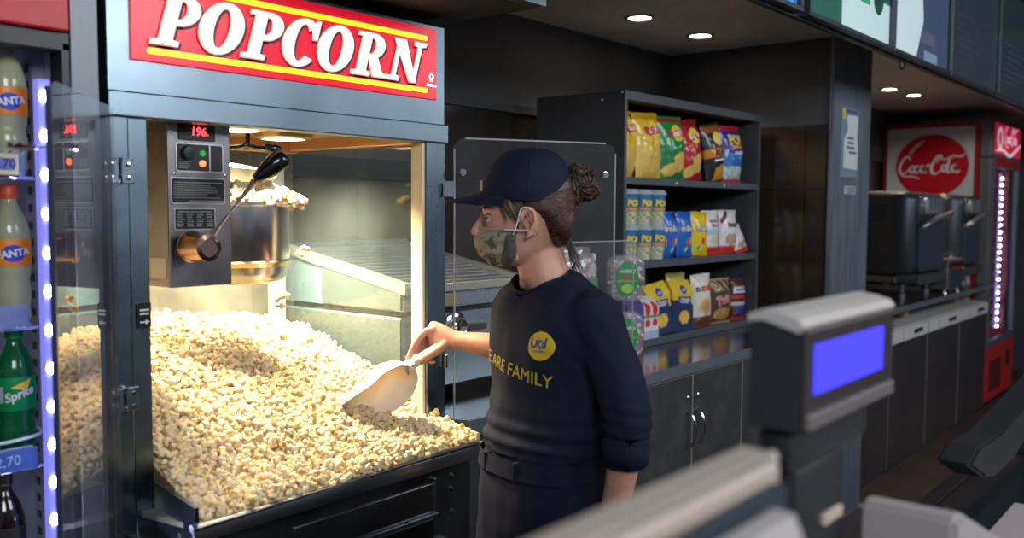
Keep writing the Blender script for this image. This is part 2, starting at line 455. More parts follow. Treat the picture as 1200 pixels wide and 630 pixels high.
menu_board(3.785, 4.605, 'overhead menu board with a large white painted reflection on dark blue', 'pale')
menu_board(4.615, 5.565, 'dark overhead menu board with faint lines, second from the right edge', 'dark')
menu_board(5.575, 6.6, 'darkest overhead menu board, cut by the right edge of the photo', 'darkest')
hk = Tube(catmull([(4.02 + .035 * math.cos(a), 1.218, 2.118 + .03 * math.sin(a)) for a in [math.radians(d) for d in range(180, 361, 20)]], 2), .004, 8)
tag(rebase(obj('cable_loop', hk, blackp, smooth=60), (4.02, 1.218, 2.09)), 'small black cable loop hanging under the menu boards', 'cable')

# ------------------------------------------------------------------ ceiling lamps
def light(name, kind, loc, energy, color, size=.1, rot=None, target=None, spot=None, blend=.5, parent=None, sy=None):
    L = bpy.data.lights.new(name, kind); L.energy = energy; L.color = color
    if kind == 'AREA':
        L.size = size; L.spread = math.radians(spot or 180)
        if sy: L.shape = 'RECTANGLE'; L.size_y = sy
    elif kind in ('POINT', 'SPOT'): L.shadow_soft_size = size
    if kind == 'SPOT': L.spot_size = math.radians(spot or 100); L.spot_blend = blend
    o = bpy.data.objects.new(name, L); COL.objects.link(o)
    M = T(*loc)
    if target is not None:
        d = Vector(target) - Vector(loc); M = M @ d.to_track_quat('-Z', 'Y').to_matrix().to_4x4()
    elif rot: M = M @ rot
    o.matrix_basis = M
    return o
for (x, y, lab) in ((3.275, 2.03, 'left of the two lit ceiling downlights above the snack shelves'),
                    (3.774, 2.02, 'right of the two lit ceiling downlights above the snack shelves'),
                    (6.164, 1.94, 'left of the two lit downlights above the ovens'),
                    (6.578, 1.91, 'right of the two lit downlights above the ovens')):
    t = thing('ceiling_downlight', lab, 'ceiling light', (x, y, 2.284), group='recessed ceiling downlights')
    bm = bmesh.new(); arc = [(.062, .001), (.064, -.006), (.050, -.008), (.045, -.002)]
    lathe(bm, [(.045, -.001), (.050, -.008), (.064, -.006), (.063, 0)], (x, y, 2.284), cap=False)
    obj('trim_ring', bm, mat('ring_grey', (.25, .24, .23), .4, .5), t, smooth=60)
    obj('lamp_disc', Lathe([(.045, -.003), (.03, -.004), (.001, -.005)], (x, y, 2.284)), mat('downlight_glow', (1, .9, .75), emit=(1, .86, .66), es=22), t)
    light('downlight_beam', 'SPOT', (x, y, 2.27), 34 if x < 5 else 34, (1, .84, .66), .04, spot=115, blend=.9, target=(x, y, 0))

# ------------------------------------------------------------------ drinks fridge (left)
fx0, fx1, fy0, fy1 = .02, .800, 1.60, 2.2
fr = thing('drinks_fridge', 'tall open drinks fridge with red header and blue-white light strip', 'fridge', (.4, 1.9, 0))
fin = mat('fridge_inner', (.48, .48, .62), .4)
b = bmesh.new()
box(b, fx0, fy0 + .05, 0, fx0 + .05, fy1, 1.95); box(b, .75, fy0 + .05, 0, fx1, fy1, 1.95)
box(b, fx0, fy1 - .03, 0, fx1, fy1, 1.95); box(b, fx0, fy0 + .05, 0, fx1, fy1, .18); box(b, fx0, fy0 + .05, 1.80, fx1, fy1, 1.95)
obj('cabinet', b, fin, fr)
b = bmesh.new()
box(b, .752, fy0, 0, .800, fy0 + .05, 1.96, .002); box(b, fx0, fy0, 0, fx0 + .05, fy0 + .05, 1.96, .002); box(b, fx0 + .05, fy0, 0, .752, fy0 + .05, .18, .002)
obj('door_frame', b, mat('fridge_frame_grey', (.20, .22, .24), .4, .4), fr)
b = bmesh.new()
box(b, .738, fy0 + .004, .18, .752, fy0 + .05, 1.78, .002); box(b, fx0 + .05, fy0 + .004, 1.765, .752, fy0 + .05, 1.797, .002)
obj('gasket', b, blackp, fr)
obj('header_panel', Box(fx0 + .05, fy0 - .012, 1.797, .745, fy0 + .05, 1.96, .003), mat('header_red', (.60, .012, .016), .35), fr)
obj('header_screw', Lathe([(.006, 0), (.005, .004), (.001, .005)], (0, 0, 0)), chrome, fr, local=True).matrix_basis = T(*( .77 - .4, fy0 - 1.9 - .001, 1.93)) @ Rx(PI / 2)
# inner upright with slots
b = bmesh.new(); box(b, .728, 1.70, .18, .7495, 1.735, 1.78)
obj('shelf_upright', b, mat('upright_grey', (.35, .36, .45), .4, .3), fr)
b = bmesh.new()
for k in range(50): box(b, .7265, 1.711, .22 + k * .031, .7285, 1.724, .234 + k * .031)
obj('slots', b, blackp, fr.children[-1])
# LED strip
ledbase = obj('light_strip', Box(.697, 1.606, .2, .719, 1.626, 1.715, .003), mat('led_diffuser', (.12, .12, .35), .4, emit=(.26, .27, 1), es=.75), fr)
led_m = mat('led_dot', (1, 1, 1), emit=(.72, .76, 1), es=60)
zz = .30
while zz < 1.71:
    obj('led', Lathe([(.0100, 0), (.009, .003), (.001, .005)], (0, 0, 0), 10), led_m, ledbase, local=True).matrix_basis = T(.708 - .4, 1.605 - 1.9, zz) @ Rx(PI / 2)
    zz += .066
for o in ledbase.children: o.data = ledbase.children[0].data
# shelves and price rails
rail_m = glass('price_rail', tint=(.75, .8, 1), haze=.35, hazecol=(.35, .42, .8))
for k, z in enumerate((1.555, 1.298, 1.055, .80)):
    sh = obj('shelf', bmesh.new(), chrome, fr)
    b = bmesh.new()
    for j in range(22): tube(b, [(.09 + j * .0295, 1.645, z - .004), (.09 + j * .0295, 2.12, z - .004)], .002, 6)
    tube(b, [(.08, 1.645, z - .006), (.715, 1.645, z - .006)], .003, 6); tube(b, [(.08, 1.9, z - .008), (.715, 1.9, z - .008)], .003, 6); tube(b, [(.08, 2.12, z - .008), (.715, 2.12, z - .008)], .003, 6)
    xform(b, world(fr).inverted()); me = sh.data; b.to_mesh(me); b.free()
    rl = obj('price_rail', Box(.085, 1.632, z - .004, .685, 1.637, z + .036, .001), rail_m, fr)
    if k == 1: continue
    tg = obj('price_tag', Box(.596, 1.626, z + (-.002 if k == 0 else -.003), .672 if k == 0 else .690, 1.6315, z + .033, .001), mat('tag_cream', (.55, .5, .3), .5) if k == 0 else mat('tag_blue', (.05, .12, .45), .4), fr)
    if k < 3:
        if k == 0:
            obj('tag_panel', Box(.63, 1.6245, z + .006, .665, 1.6262, z + .026), mat('tag_lcd', (.12, .15, .5), .4), tg)
        bm = text('3.70' if k < 1 else '2,70', .022 if k == 0 else .024, .0003); xform(bm, T(.648, 1.6238, z + .016) if k == 0 else T(.640, 1.6238, z + .016))
        obj('price', bm, mat('ink_navy', (.01, .01, .05), .4) if k == 0 else mat('ink_pale', (.4, .5, .8), .4), tg)
    if k == 2:
        obj('bottle_stop', Tube(catmull([(.60, 1.64, z + .05), (.64, 1.632, z + .048), (.70, 1.64, z + .052), (.715, 1.70, z + .055)], 4), .003, 8), mat('clear_wire', (.6, .7, .85), .2), fr, smooth=60)

def wrapcyl(bm, R):
    """bend flat text (facing -y) round a vertical cylinder of radius R about the origin"""
    for v in bm.verts:
        a = v.co.x / R; r = R - v.co.y
        v.co.x = r * math.sin(a); v.co.y = -r * math.cos(a)
    return bm
def bottle(x, y, z, kind, label, rot=0.):
    t = thing('drink_bottle', label, 'bottle', (x, y, z), rot, 'drink bottles on the fridge shelves')
    prof = [(.022, 0), (.029, .004), (.031, .012), (.029, .028), (.031, .042), (.0315, .06), (.0285, .074), (.0315, .088), (.032, .10), (.032, .15), (.031, .162), (.026, .182), (.018, .198), (.0135, .207), (.0125, .214), (.0125, .222)]
    if kind == 'orange':
        bm_, lm, cm, word, lh = mat('pet_lemon', (.80, .80, .48), .12, trans=.55, ior=1.33, coat=.6), mat('label_orange', (.85, .25, .02), .4), mat('cap_orange', (.75, .10, .03), .35), 'FANTA', .045
    elif kind == 'green':
        bm_, lm, cm, word, lh = mat('pet_green', (.005, .20, .06), .1, trans=.45, ior=1.33, coat=.7), mat('label_green', (.0, .26, .08), .35), mat('cap_green', (.0, .22, .06), .35), 'Sprite', .055
    else:
        bm_, lm, cm, word, lh = mat('pet_dark', (.012, .006, .006), .1, coat=.7), mat('label_black', (.02, .02, .02), .4), mat('cap_black', (.02, .02, .02), .35), '', .045
    obj('bottle_body', Lathe(prof, n=24), bm_, t, local=True, smooth=50)
    capb = Lathe([(.0145, .221), (.0145, .237), (.013, .2395), (.001, .240)], n=24)
    lathe(capb, [(.0140, .216), (.0150, .217), (.0150, .219), (.0140, .2205)], n=24)
    obj('cap', capb, cm, t, local=True, smooth=40)
    z0 = .100 if kind != 'green' else .094
    lb = obj('label', Lathe([(.0325, z0), (.0329, z0 + .002), (.0329, z0 + lh), (.0325, z0 + lh + .002)], n=28, cap=False), lm, t, local=True, smooth=50)
    if kind == 'orange':
        bm = subdiv(text(word, .017, .0002, .0006), .006)
        dk = bmesh.new(); prism(dk, ell(0, 0, .019, .0145), -.0002, .0001); subdiv(dk, .008)
        xform(dk, T(.006, 0, z0 + .022)); obj('roundel', wrapcyl(dk, .0332), print_blue, lb, local=True)
        xform(bm, T(.006, -.0005, z0 + .022) @ Ry(-.15)); obj('lettering', wrapcyl(bm, .0332), print_white, lb, local=True)
        bm = bmesh.new(); prism(bm, [(-.022, -.012), (-.036, -.012), (-.036, .012), (-.022, .012)], -.0002, .0001); subdiv(bm, .006); xform(bm, T(0, 0, z0 + .022)); obj('fine_print', wrapcyl(bm, .0332), print_blue, lb, local=True)
    elif kind == 'green':
        bm = subdiv(text(word, .021, .0002, .0006, .2), .006); xform(bm, T(.008, -.0005, z0 + .028) @ Ry(-.3)); obj('lettering', wrapcyl(bm, .0332), print_white, lb, local=True)
        bm = bmesh.new(); prism(bm, [(-.010, .002), (.012, .012), (.024, .016), (.018, .0), (.008, -.002)], -.0002, .0001); subdiv(bm, .006); xform(bm, T(0.004, 0, z0 + .038)); obj('flash', wrapcyl(bm, .0331), print_yellow, lb, local=True)
        bm = bmesh.new(); prism(bm, [(-.034, -.014), (-.018, -.014), (-.018, .014), (-.034, .014)], -.0002, .0001); subdiv(bm, .006); xform(bm, T(0, 0, z0 + .028)); obj('bar_code', wrapcyl(bm, .0332), mat('bar_grey', (.45, .5, .55), .5), lb, local=True)
    return t
face = math.radians(-24)
bottle(.679, 1.685, 1.5555, 'orange', 'orange-labelled bottle of cloudy drink on the top fridge shelf', face)
bottle(.678, 1.685, 1.2985, 'orange', 'orange-capped bottle of cloudy drink on the second fridge shelf', face)
bottle(.590, 1.70, 1.2985, 'orange', 'orange-labelled bottle at the left edge of the second fridge shelf', face + .5)
bottle(.679, 1.685, 1.0555, 'green', 'green bottle with a white and yellow label on the third fridge shelf', face)
bottle(.595, 1.70, 1.0555, 'green', 'green bottle at the left edge of the third fridge shelf', face + .4)
bottle(.655, 1.685, .8005, 'dark', 'dark bottle on the lowest visible fridge shelf', face)
bottle(.60, 1.74, .8005, 'dark', 'dark bottle further left on the lowest visible fridge shelf', face)
# ------------------------------------------------------------------ popcorn machine
MX0, MX1, MYF, MYB = .815, 1.680, 1.600, 2.27
PM = thing('popcorn_machine', 'large stainless popcorn machine with a glowing red sign and open glass doors', 'popcorn machine', (1.25, 1.9, 0))
# header casing
b = bmesh.new()
box(b, MX0, MYF, 1.705, MX1 - .003, MYB, 1.948, .004)
hd = obj('header', b, steel, PM)
b = bmesh.new(); box(b, MX0 - .002, MYF - .008, 1.662, MX1 + .002, MYF + .03, 1.708, .003); box(b, MX0 - .002, MYF + .03, 1.662, MX0 + .03, MYB, 1.708, .002); box(b, MX1 - .03, MYF + .03, 1.662, MX1 + .002, MYB, 1.708, .002)
obj('header_lip', b, steel, PM)
sp = obj('sign_panel', Box(.858, MYF - .006, 1.766, 1.641, MYF + .002, 1.936, .001), mat('sign_red', (.6, .004, .02), .25, emit=(.62, .004, .025), es=.85), PM)
stp = mat('sign_yellow', (.95, .8, .02), .3, emit=(1, .78, .01), es=1.05)
for z in (1.785, 1.909):
    obj('stripe', prism(bmesh.new(), rrect(.886, z - .0055, 1.607, z + .0055, .005), MYF - .009, MYF - .0055), stp, sp)
H = .093
wb, ww = serif_word('POPCORN', H, MYF - .0125, MYF - .0105)
W0 = .712; sc = W0 / (ww + .02)
xform(wb, T(.893, 0, 1.8005) @ Matrix.Diagonal((sc, 1, 1, 1)))
obj('lettering', wb, mat('sign_white', (.85, .9, .95), .3, emit=(.78, .88, 1), es=1.6), sp)
wb, _ = serif_word('POPCORN', H, MYF - .0105, MYF - .0095, .035); xform(wb, T(.893, 0, 1.8005) @ Matrix.Diagonal((sc, 1, 1, 1))); obj('letter_outline', wb, mat('outline_cream', (.7, .45, .3), .4, emit=(.8, .5, .35), es=.5), sp)
wb, _ = serif_word('POPCORN', H, MYF - .0095, MYF - .0075, .045); xform(wb, T(.8965, 0, 1.797) @ Matrix.Diagonal((sc, 1, 1, 1))); obj('letter_shadow', wb, mat('shadow_navy', (.03, .0, .03), .4, emit=(.06, 0, .03), es=.3), sp)
b = text('cretors', .011, .0004, .0004); xform(b, T(1.622, MYF - .0068, 1.800)); obj('maker_mark', b, mat('sign_white'), sp)
b = bmesh.new(); arcband(b, 1.622, 1.820, (.008, .007), (.005, .0045), 0, 360, MYF - .0075, MYF - .006, 16); prism(b, [(1.616, 1.808), (1.619, 1.808), (1.622, 1.812), (1.625, 1.808), (1.628, 1.808), (1.624, 1.816), (1.620, 1.816)], MYF - .0075, MYF - .006); obj('maker_emblem', b, mat('sign_white'), sp)
# header underside with lamps
ul = obj('canopy_liner', Box(MX0 + .02, MYF + .03, 1.690, MX1 - .02, MYB - .01, 1.704), mat('liner_bronze', (.35, .23, .13), .35, .8), PM)
b = bmesh.new(); box(b, .90, MYB - .12, 1.655, MX1 - .03, MYB - .09, 1.692, .003); box(b, 1.62, MYF + .06, 1.66, 1.65, MYB - .1, 1.692, .003)
obj('lamp_channel', b, mat('channel_wood', (.38, .22, .11), .4, .6), PM)
lampg = mat('lamp_glow', (1, .9, .7), emit=(1, .78, .45), es=9)
for (x, y, r) in ((1.22, 1.82, .055), (1.45, 1.95, .055)):
    lp = obj('heat_lamp', Lathe([(r + .02, 0), (r + .018, -.012), (r, -.016), (r, 0)], (x, y, 1.6895), cap=False), mat('lamp_ring_brass', (.6, .42, .2), .3, 1), PM, smooth=50)
    obj('bulb_face', Lathe([(r, -.012), (r * .6, -.017), (.001, -.019)], (x, y, 1.6895)), lampg, lp)
# corner posts
b = bmesh.new(); box(b, MX0, MYF, .0, MX0 + .036, MYF + .045, 1.664, .002); box(b, MX0 + .037, MYF + .002, .0, .8885, MYF + .045, 1.664, .002)
po = obj('corner_post', b, steel_v, PM)
b = bmesh.new(); box(b, 1.612, MYF, .93, 1.648, MYF + .045, 1.664, .002); box(b, 1.649, MYF + .002, .0, MX1, MYF + .045, 1.664, .002)
obj('corner_post', b, steel_v, PM)
obj('post_liner', Box(1.603, MYF + .006, .95, 1.6115, MYF + .045, 1.660, .001), mat('cream_liner', (.80, .66, .42), .4), PM)
obj('corner_post', Box(MX0, MYB - .035, 0, MX0 + .035, MYB, 1.664, .002), steel_v, PM)
obj('corner_post', Box(1.626, MYB - .03, 0, MX1 - .012, MYB, 1.664, .002), mat('inner_post', (.78, .76, .70), .35, .4), PM)
# panes
obj('back_pane', Box(MX0 + .035, MYB - .018, .95, 1.626, MYB - .012, 1.69), backpane, PM)
obj('side_pane', Box(MX1 - .018, MYF + .045, .95, MX1 - .012, MYB - .03, 1.69), greasy, PM)
obj('side_panel', Box(MX0 + .004, MYF + .045, .9, MX0 + .010, MYB - .035, 1.664), steel_warm, PM)
# base cabinet
bt = bmesh.new(); box(bt, .835, 1.475, .0, 1.625, MYB, .90, .004); box(bt, MX0, MYF + .045, 0, MX1, MYB, .93, .003)
base = obj('base_cabinet', bt, steel_dark, PM)
fp = obj('front_panel', Box(.86, 1.462, .06, 1.62, 1.476, .925, .002), steel_dark, PM)
b = bmesh.new(); box(b, 1.10, 1.458, .805, 1.490, 1.4625, .872, .001); dp = obj('drawer_front', b, mat('drawer_steel', (.33, .36, .41), .25, 1), PM)
b = bmesh.new(); box(b, 1.08, 1.448, .798, 1.50, 1.462, .8045, .001); box(b, 1.488, 1.452, .80, 1.495, 1.462, .885, .001); obj('drawer_lip', b, steel, dp)
b = bmesh.new(); box(b, 1.10, 1.457, .745, 1.490, 1.4625, .790, .001); obj('drawer_front', b, mat('drawer_steel_dark', (.10, .11, .13), .3, 1), PM)
b = bmesh.new(); box(b, 1.10, 1.446, .722, 1.53, 1.4625, .735, .001); obj('ledge', b, steel, PM)
obj('rocker_switch', Box(1.225, 1.452, .748, 1.285, 1.458, .785, .002), blackp, PM)
for (x, z) in ((1.555, .875), (1.553, .845), (1.556, .79)):
    q = obj('bolt', Lathe([(.006, 0), (.005, .004), (.001, .005)]), steel_dark, PM, local=True); q.matrix_basis = T(x - 1.25, 1.462 - 1.9, z) @ Rx(PI / 2)
# serving tray: floor, wings, rolled front lip
b = bmesh.new()
prism(b, [(MYB - .02, .90), (MYB - .02, .91), (1.60, .935), (1.412, .950), (1.412, .940), (1.60, .925)], .862, 1.63, 'yz')
tr = obj('serving_tray', b, mat('tray_steel', (.55, .5, .42), .35, .8), PM)
lip = Tube([(.845, 1.405, .951), (1.588, 1.410, .957)], .007, 12); box(lip, .850, 1.404, .922, 1.588, 1.412, .951, .001)
obj('front_lip', lip, mat('lip_steel', (.36, .40, .46), .3, 1), tr, smooth=50)
b = bmesh.new(); P = [(.8880, 1.60), (.8940, 1.60), (.860, 1.405), (.852, 1.405)]
prism(b, P, .86, .985, 'xy'); obj('side_wing', b, mat('wing_navy_steel', (.10, .12, .18), .3, 1), tr)
b = bmesh.new(); prism(b, [(1.655, 1.610), (1.661, 1.606), (1.592, 1.408), (1.585, 1.411)], .92, .978, 'xy'); obj('side_wing', b, mat('wing_cream', (.78, .62, .34), .4), tr)
b = bmesh.new(); prism(b, [(1.589, 1.410), (1.660, 1.606), (1.625, 1.62), (1.575, 1.425)], .950, .955, 'xy'); obj('wing_shelf', b, mat('wing_cream'), tr)
# hinges on both posts
def hinge(x, y, z, par, sgn=1):
    b = bmesh.new(); box(b, x - .027, y - .004, z - .022, x - .003, y, z + .022, .001); box(b, x + .003, y - .004, z - .022, x + .027, y, z + .022, .001)
    h = obj('hinge', b, steel, par)
    tb = Tube([(x, y - .004, z - .024), (x, y - .004, z + .024)], .0045, 10); obj('pin', tb, chrome, h, smooth=60)
    for dx in (-.015, .015):
        for dz in (-.012, .012):
            q = Lathe([(.0045, 0), (.0035, .003), (.001, .0035)], n=10); xform(q, T(x + dx, y - .004, z + dz) @ Rx(PI / 2)); obj('screw', q, chrome, h, smooth=60)
for z in (1.565, 1.150):
    hinge(MX0 + .018, MYF, z, PM)
q = obj('hinge', Box(1.668, MYF - .010, 1.53, 1.676, MYF, 1.565, .002), chrome, PM)
q = obj('hinge', Box(1.668, MYF - .010, 1.10, 1.676, MYF, 1.135, .002), chrome, PM)
# glass doors, swung open
def door_panel(hx, hy, ox, oy, z0, z1, m, edge, th=.006, r=.03):
    L = math.hypot(ox - hx, oy - hy); a = math.atan2(oy - hy, ox - hx)
    P = rrect(0, z0, L, z1, r)
    b = prism(bmesh.new(), P, -th / 2, th / 2)
    xform(b, T(hx, hy, 0) @ Rz(a))
    d = obj('door', b, m, PM)
    return d, L, a, (lambda bm: xform(bm, T(hx, hy, 0) @ Rz(a)))
d, L, a, place = door_panel(.818, 1.592, .578, 1.300, .895, 1.675, glass('door_pane_left', haze=.05, hazecol=(.7, .7, .9), ior=1.6, boost=1.5), None)
b = place(Box(L - .003, -.004, .90, L + .002, .004, 1.665)); obj('door_edge', b, mat('door_edge_dark', (.03, .04, .08), .3), d)
b = place(Box(.0, -.0045, .90, .030, -.0031, 1.66)); obj('stile', b, mat('stile_smoke', (.12, .15, .17), .3, .8), d)
b = Tube([(L - .030, -.055, 1.583), (L - .030, .030, 1.583)], .0045, 12); lathe(b, [(.001, 0), (.009, .002), (.0095, .010), (.008, .014), (.001, .015)], (0, 0, 0)); 
k = bmesh.new(); tube(k, [(L - .030, -.060, 1.583), (L - .030, -.045, 1.583)], .009, 14); tube(k, [(L - .030, -.045, 1.583), (L - .030, .030, 1.583)], .0045, 12)
b.free(); obj('door_knob', place(k), chrome, d, smooth=50)
d, L, a, place = door_panel(1.700, 1.592, 2.105, 1.376, .90, 1.678, acryl, None)
e = bmesh.new()
for s in ((0, .93, .003, 1.65), (L - .002, .93, L + .001, 1.65)): box(e, s[0], -.0035, s[1], s[2], .0035, s[3])
box(e, .03, -.0035, 1.675, L - .03, .0035, 1.679)
obj('door_edge', place(e), acryl_edge, d)
for x_ in (.02, L - .035):
    k = bmesh.new(); tube(k, [(x_, -.016, 1.592), (x_, -.012, 1.592), (x_, .010, 1.592)], [.008, .0095, .005], 14); obj('door_knob', place(k), chrome, d, smooth=50)
k = bmesh.new(); box(k, -.028, -.006, 1.53, .0, .004, 1.57, .001); obj('hinge_leaf', place(k), chrome, d)
# arrow sticker on the left post
st = obj('arrow_sticker', prism(bmesh.new(), rrect(.860, 1.278, .8875, 1.325, .003), MYF - .0015, MYF + .001), blackp, PM)
b = bmesh.new(); box(b, .865, MYF - .0025, 1.288, .876, MYF - .0012, 1.2905); prism(b, [(.876, 1.2845), (.884, 1.2893), (.876, 1.294)], MYF - .0025, MYF - .0012)
for k in range(2): box(b, .865, MYF - .0025, 1.303 + k * .007, .883, MYF - .0012, 1.306 + k * .007)
obj('arrow_print', b, print_white, st)

# control box
CX0, CX1, CY0, CY1, CZ = .962, 1.102, 1.66, 1.80, 1.342
b = bmesh.new(); box(b, CX0, CY0, CZ, CX1, CY1, 1.69, .003)
cb = obj('control_box', b, mat('control_steel', (.27, .26, .27), .3, 1, brush=(60, .2, (1, 8, 8)), rvar=(5, .22, .4)), PM)
y = CY0
obj('display', Box(.985, y - .0025, 1.633, 1.066, y, 1.665, .001), blackp, cb)
b = text('196.', .023, .0003, .0003, .1); xform(b, T(1.030, y - .0035, 1.6500)); obj('digits', b, mat('digits_red', (1, .02, .03), emit=(1, .03, .04), es=6), cb)
b = bmesh.new()
def framed(x0, z0, x1, z1, name, r=.006):
    fr_ = prism(bmesh.new(), rrect(x0, z0, x1, z1, r), y - .002, y + .001)
    f = obj(name, fr_, mat('frame_silver', (.55, .53, .52), .3, .9), cb)
    obj('face', prism(bmesh.new(), rrect(x0 + .003, z0 + .003, x1 - .003, z1 - .003, r - .002), y - .003, y - .0015), blackp, f)
    return f
sw = framed(.978, 1.570, 1.084, 1.628, 'switch_panel')
obj('divider', Box(1.0505, y - .0038, 1.572, 1.0535, y - .001, 1.626), mat('frame_silver'), sw)
k = Lathe([(.014, 0), (.0135, .008), (.012, .010), (.001, .0105)], n=24); xform(k, T(1.002, y - .003, 1.608) @ Rx(PI / 2)); kn = obj('timer_knob', k, mat('knob_dark', (.02, .04, .03), .25, .3), sw, smooth=40)
for (z, nm, c, es) in ((1.608, 'green_button', (.02, .35, .06), .5), (1.588, 'orange_lamp', (1, .16, .04), 3)):
    k = Lathe([(.0065, 0), (.006, .004), (.001, .006)], n=18); xform(k, T(1.035, y - .003, z) @ Rx(PI / 2)); obj(nm, k, mat(nm, c, .3, emit=c, es=es), sw, smooth=50)
b = bmesh.new()
for k in range(4): box(b, .984, y - .0036, 1.578 + k * .004, 1.004 + .004 * (k % 2), y - .0028, 1.5793 + k * .004)
obj('fine_print', b, mat('print_grey', (.25, .25, .25), .6), sw)
pl = framed(.966, 1.507, 1.087, 1.560, 'warning_plate', .005)
b = bmesh.new(); rr = random.Random(3)
box(b, .974, y - .0036, 1.5485, 1.079, y - .0028, 1.5505)
for k in range(8): box(b, .972, y - .0036, 1.5435 - k * .0035, 1.045 + rr.random() * .036, y - .0028, 1.5447 - k * .0035)
box(b, 1.005, y - .0036, 1.5125, 1.082, y - .0028, 1.5145)
obj('fine_print', b, mat('print_grey'), pl)
pl = framed(.972, 1.455, 1.064, 1.500, 'chart_plate', .004)
b = bmesh.new(); box(b, .980, y - .0036, 1.491, 1.056, y - .0028, 1.493)
for i in range(4):
    for k in range(6): box(b, .978 + i * .0215, y - .0036, 1.485 - k * .0045, .988 + i * .0215 + rr.random() * .006, y - .0028, 1.4868 - k * .0045)
obj('fine_print', b, mat('print_grey'), pl)
obj('side_plate', Box(CX0 - .002, CY0 + .012, 1.36, CX0 + .001, CY0 + .07, 1.40, .0005), mat('plate_pale', (.6, .56, .5), .4, .6), cb)
for (x_, z_) in ((.975, 1.566), (1.088, 1.566)):
    q = Lathe([(.003, 0), (.0025, .002), (.0005, .0025)], n=10); xform(q, T(x_, y, z_) @ Rx(PI / 2)); obj('screw', q, chrome, cb)
# tipping lever: hub, rod, grip
hubc = Vector((.990, 1.60, 1.424))
k = Lathe([(.030, -.03), (.031, -.026), (.027, -.02), (.027, .030), (.0265, .034), (.018, .037), (.017, .034), (.001, .034)], n=32)
xform(k, T(*hubc) @ Rx(PI / 2)); lv = obj('lever_hub', k, copper, PM, smooth=35)
k = bmesh.new(); tube(k, [(hubc.x, 1.662, hubc.z), (hubc.x, 1.61, hubc.z)], .022, 20); obj('hub_collar', k, steel_dark, lv, smooth=50)
g0 = Vector((1.080, 1.545, 1.553)); g1 = Vector((1.128, 1.52, 1.600))
k = Tube([hubc + Vector((.012, -.012, .014)), g0], .0078, 14); obj('lever_rod', k, mat('rod_steel', (.75, .72, .70), .35, .7), lv, smooth=60)
gd = (g1 - g0)
k = Tube([g0 - gd * .05, g0 + gd * .05, g0 + gd * .35, g0 + gd * .7, g0 + gd * .95, g0 + gd * 1.08, g0 + gd * 1.13], [.009, .012, .0165, .0205, .0205, .015, .005], 18)
obj('grip', k, mat('grip_black', (.006, .006, .007), .12, coat=.6), lv, smooth=70)
# second handle hanging from the canopy
k = Tube(catmull([(1.145, 1.66, 1.655), (1.145, 1.66, 1.635), (1.155, 1.66, 1.628), (1.185, 1.66, 1.627)], 5), .005, 10); tube(k, catmull([(1.143, 1.66, 1.637), (1.130, 1.66, 1.628), (1.08, 1.68, 1.622)], 5), .004, 10)
rl = obj('release_handle', k, mat('grip_black'), PM, smooth=60)
obj('grip', Tube([(1.180, 1.66, 1.627), (1.188, 1.66, 1.628), (1.205, 1.66, 1.627), (1.216, 1.66, 1.624), (1.222, 1.66, 1.618), (1.223, 1.66, 1.612)], [.005, .009, .013, .013, .009, .003], 16), mat('grip_black'), rl, smooth=60)
# kettle
KC = (1.285, 1.93, 1.325)
k = Lathe([(.095, 0), (.118, .006), (.128, .022), (.131, .052), (.133, .056), (.133, .178), (.139, .182), (.139, .189), (.131, .189), (.129, .06), (.001, .055)], KC, n=48)
kt = obj('kettle', k, mat('kettle_steel', (.50, .50, .52), .22, 1, rvar=(4, .16, .3)), PM, smooth=35)
k = Lathe([(.1335, .0), (.1345, .004), (.1345, .05), (.1335, .054)], (KC[0], KC[1], KC[2] - .002), n=48, sx=1, cap=False)
for v in k.verts:
    r_ = 1 - .18 * max(0, (KC[2] + .03 - v.co.z) / .03) ** 2; v.co.x = KC[0] + (v.co.x - KC[0]) * r_; v.co.y = KC[1] + (v.co.y - KC[1]) * r_
obj('base_band', k, mat('kettle_band', (.8, .62, .36), .25, 1), kt, smooth=35)
# tilted lid above and hanger rods
k = Lathe([(.001, .02), (.06, .016), (.125, .002), (.128, -.004), (.12, -.004), (.001, .012)], n=40)
xform(k, T(1.27, 1.95, 1.585) @ Ry(.10) @ Rx(-.06)); obj('kettle_lid', k, steel_warm, kt, smooth=40)
k = bmesh.new(); tube(k, [(1.23, 1.87, 1.695), (1.23, 1.87, 1.50)], .006, 10); tube(k, [(1.33, 2.02, 1.695), (1.33, 2.02, 1.50)], .006, 10); box(k, 1.16, 2.05, 1.34, 1.22, 2.09, 1.695, .003)
obj('hanger', k, steel_warm, kt, smooth=60)
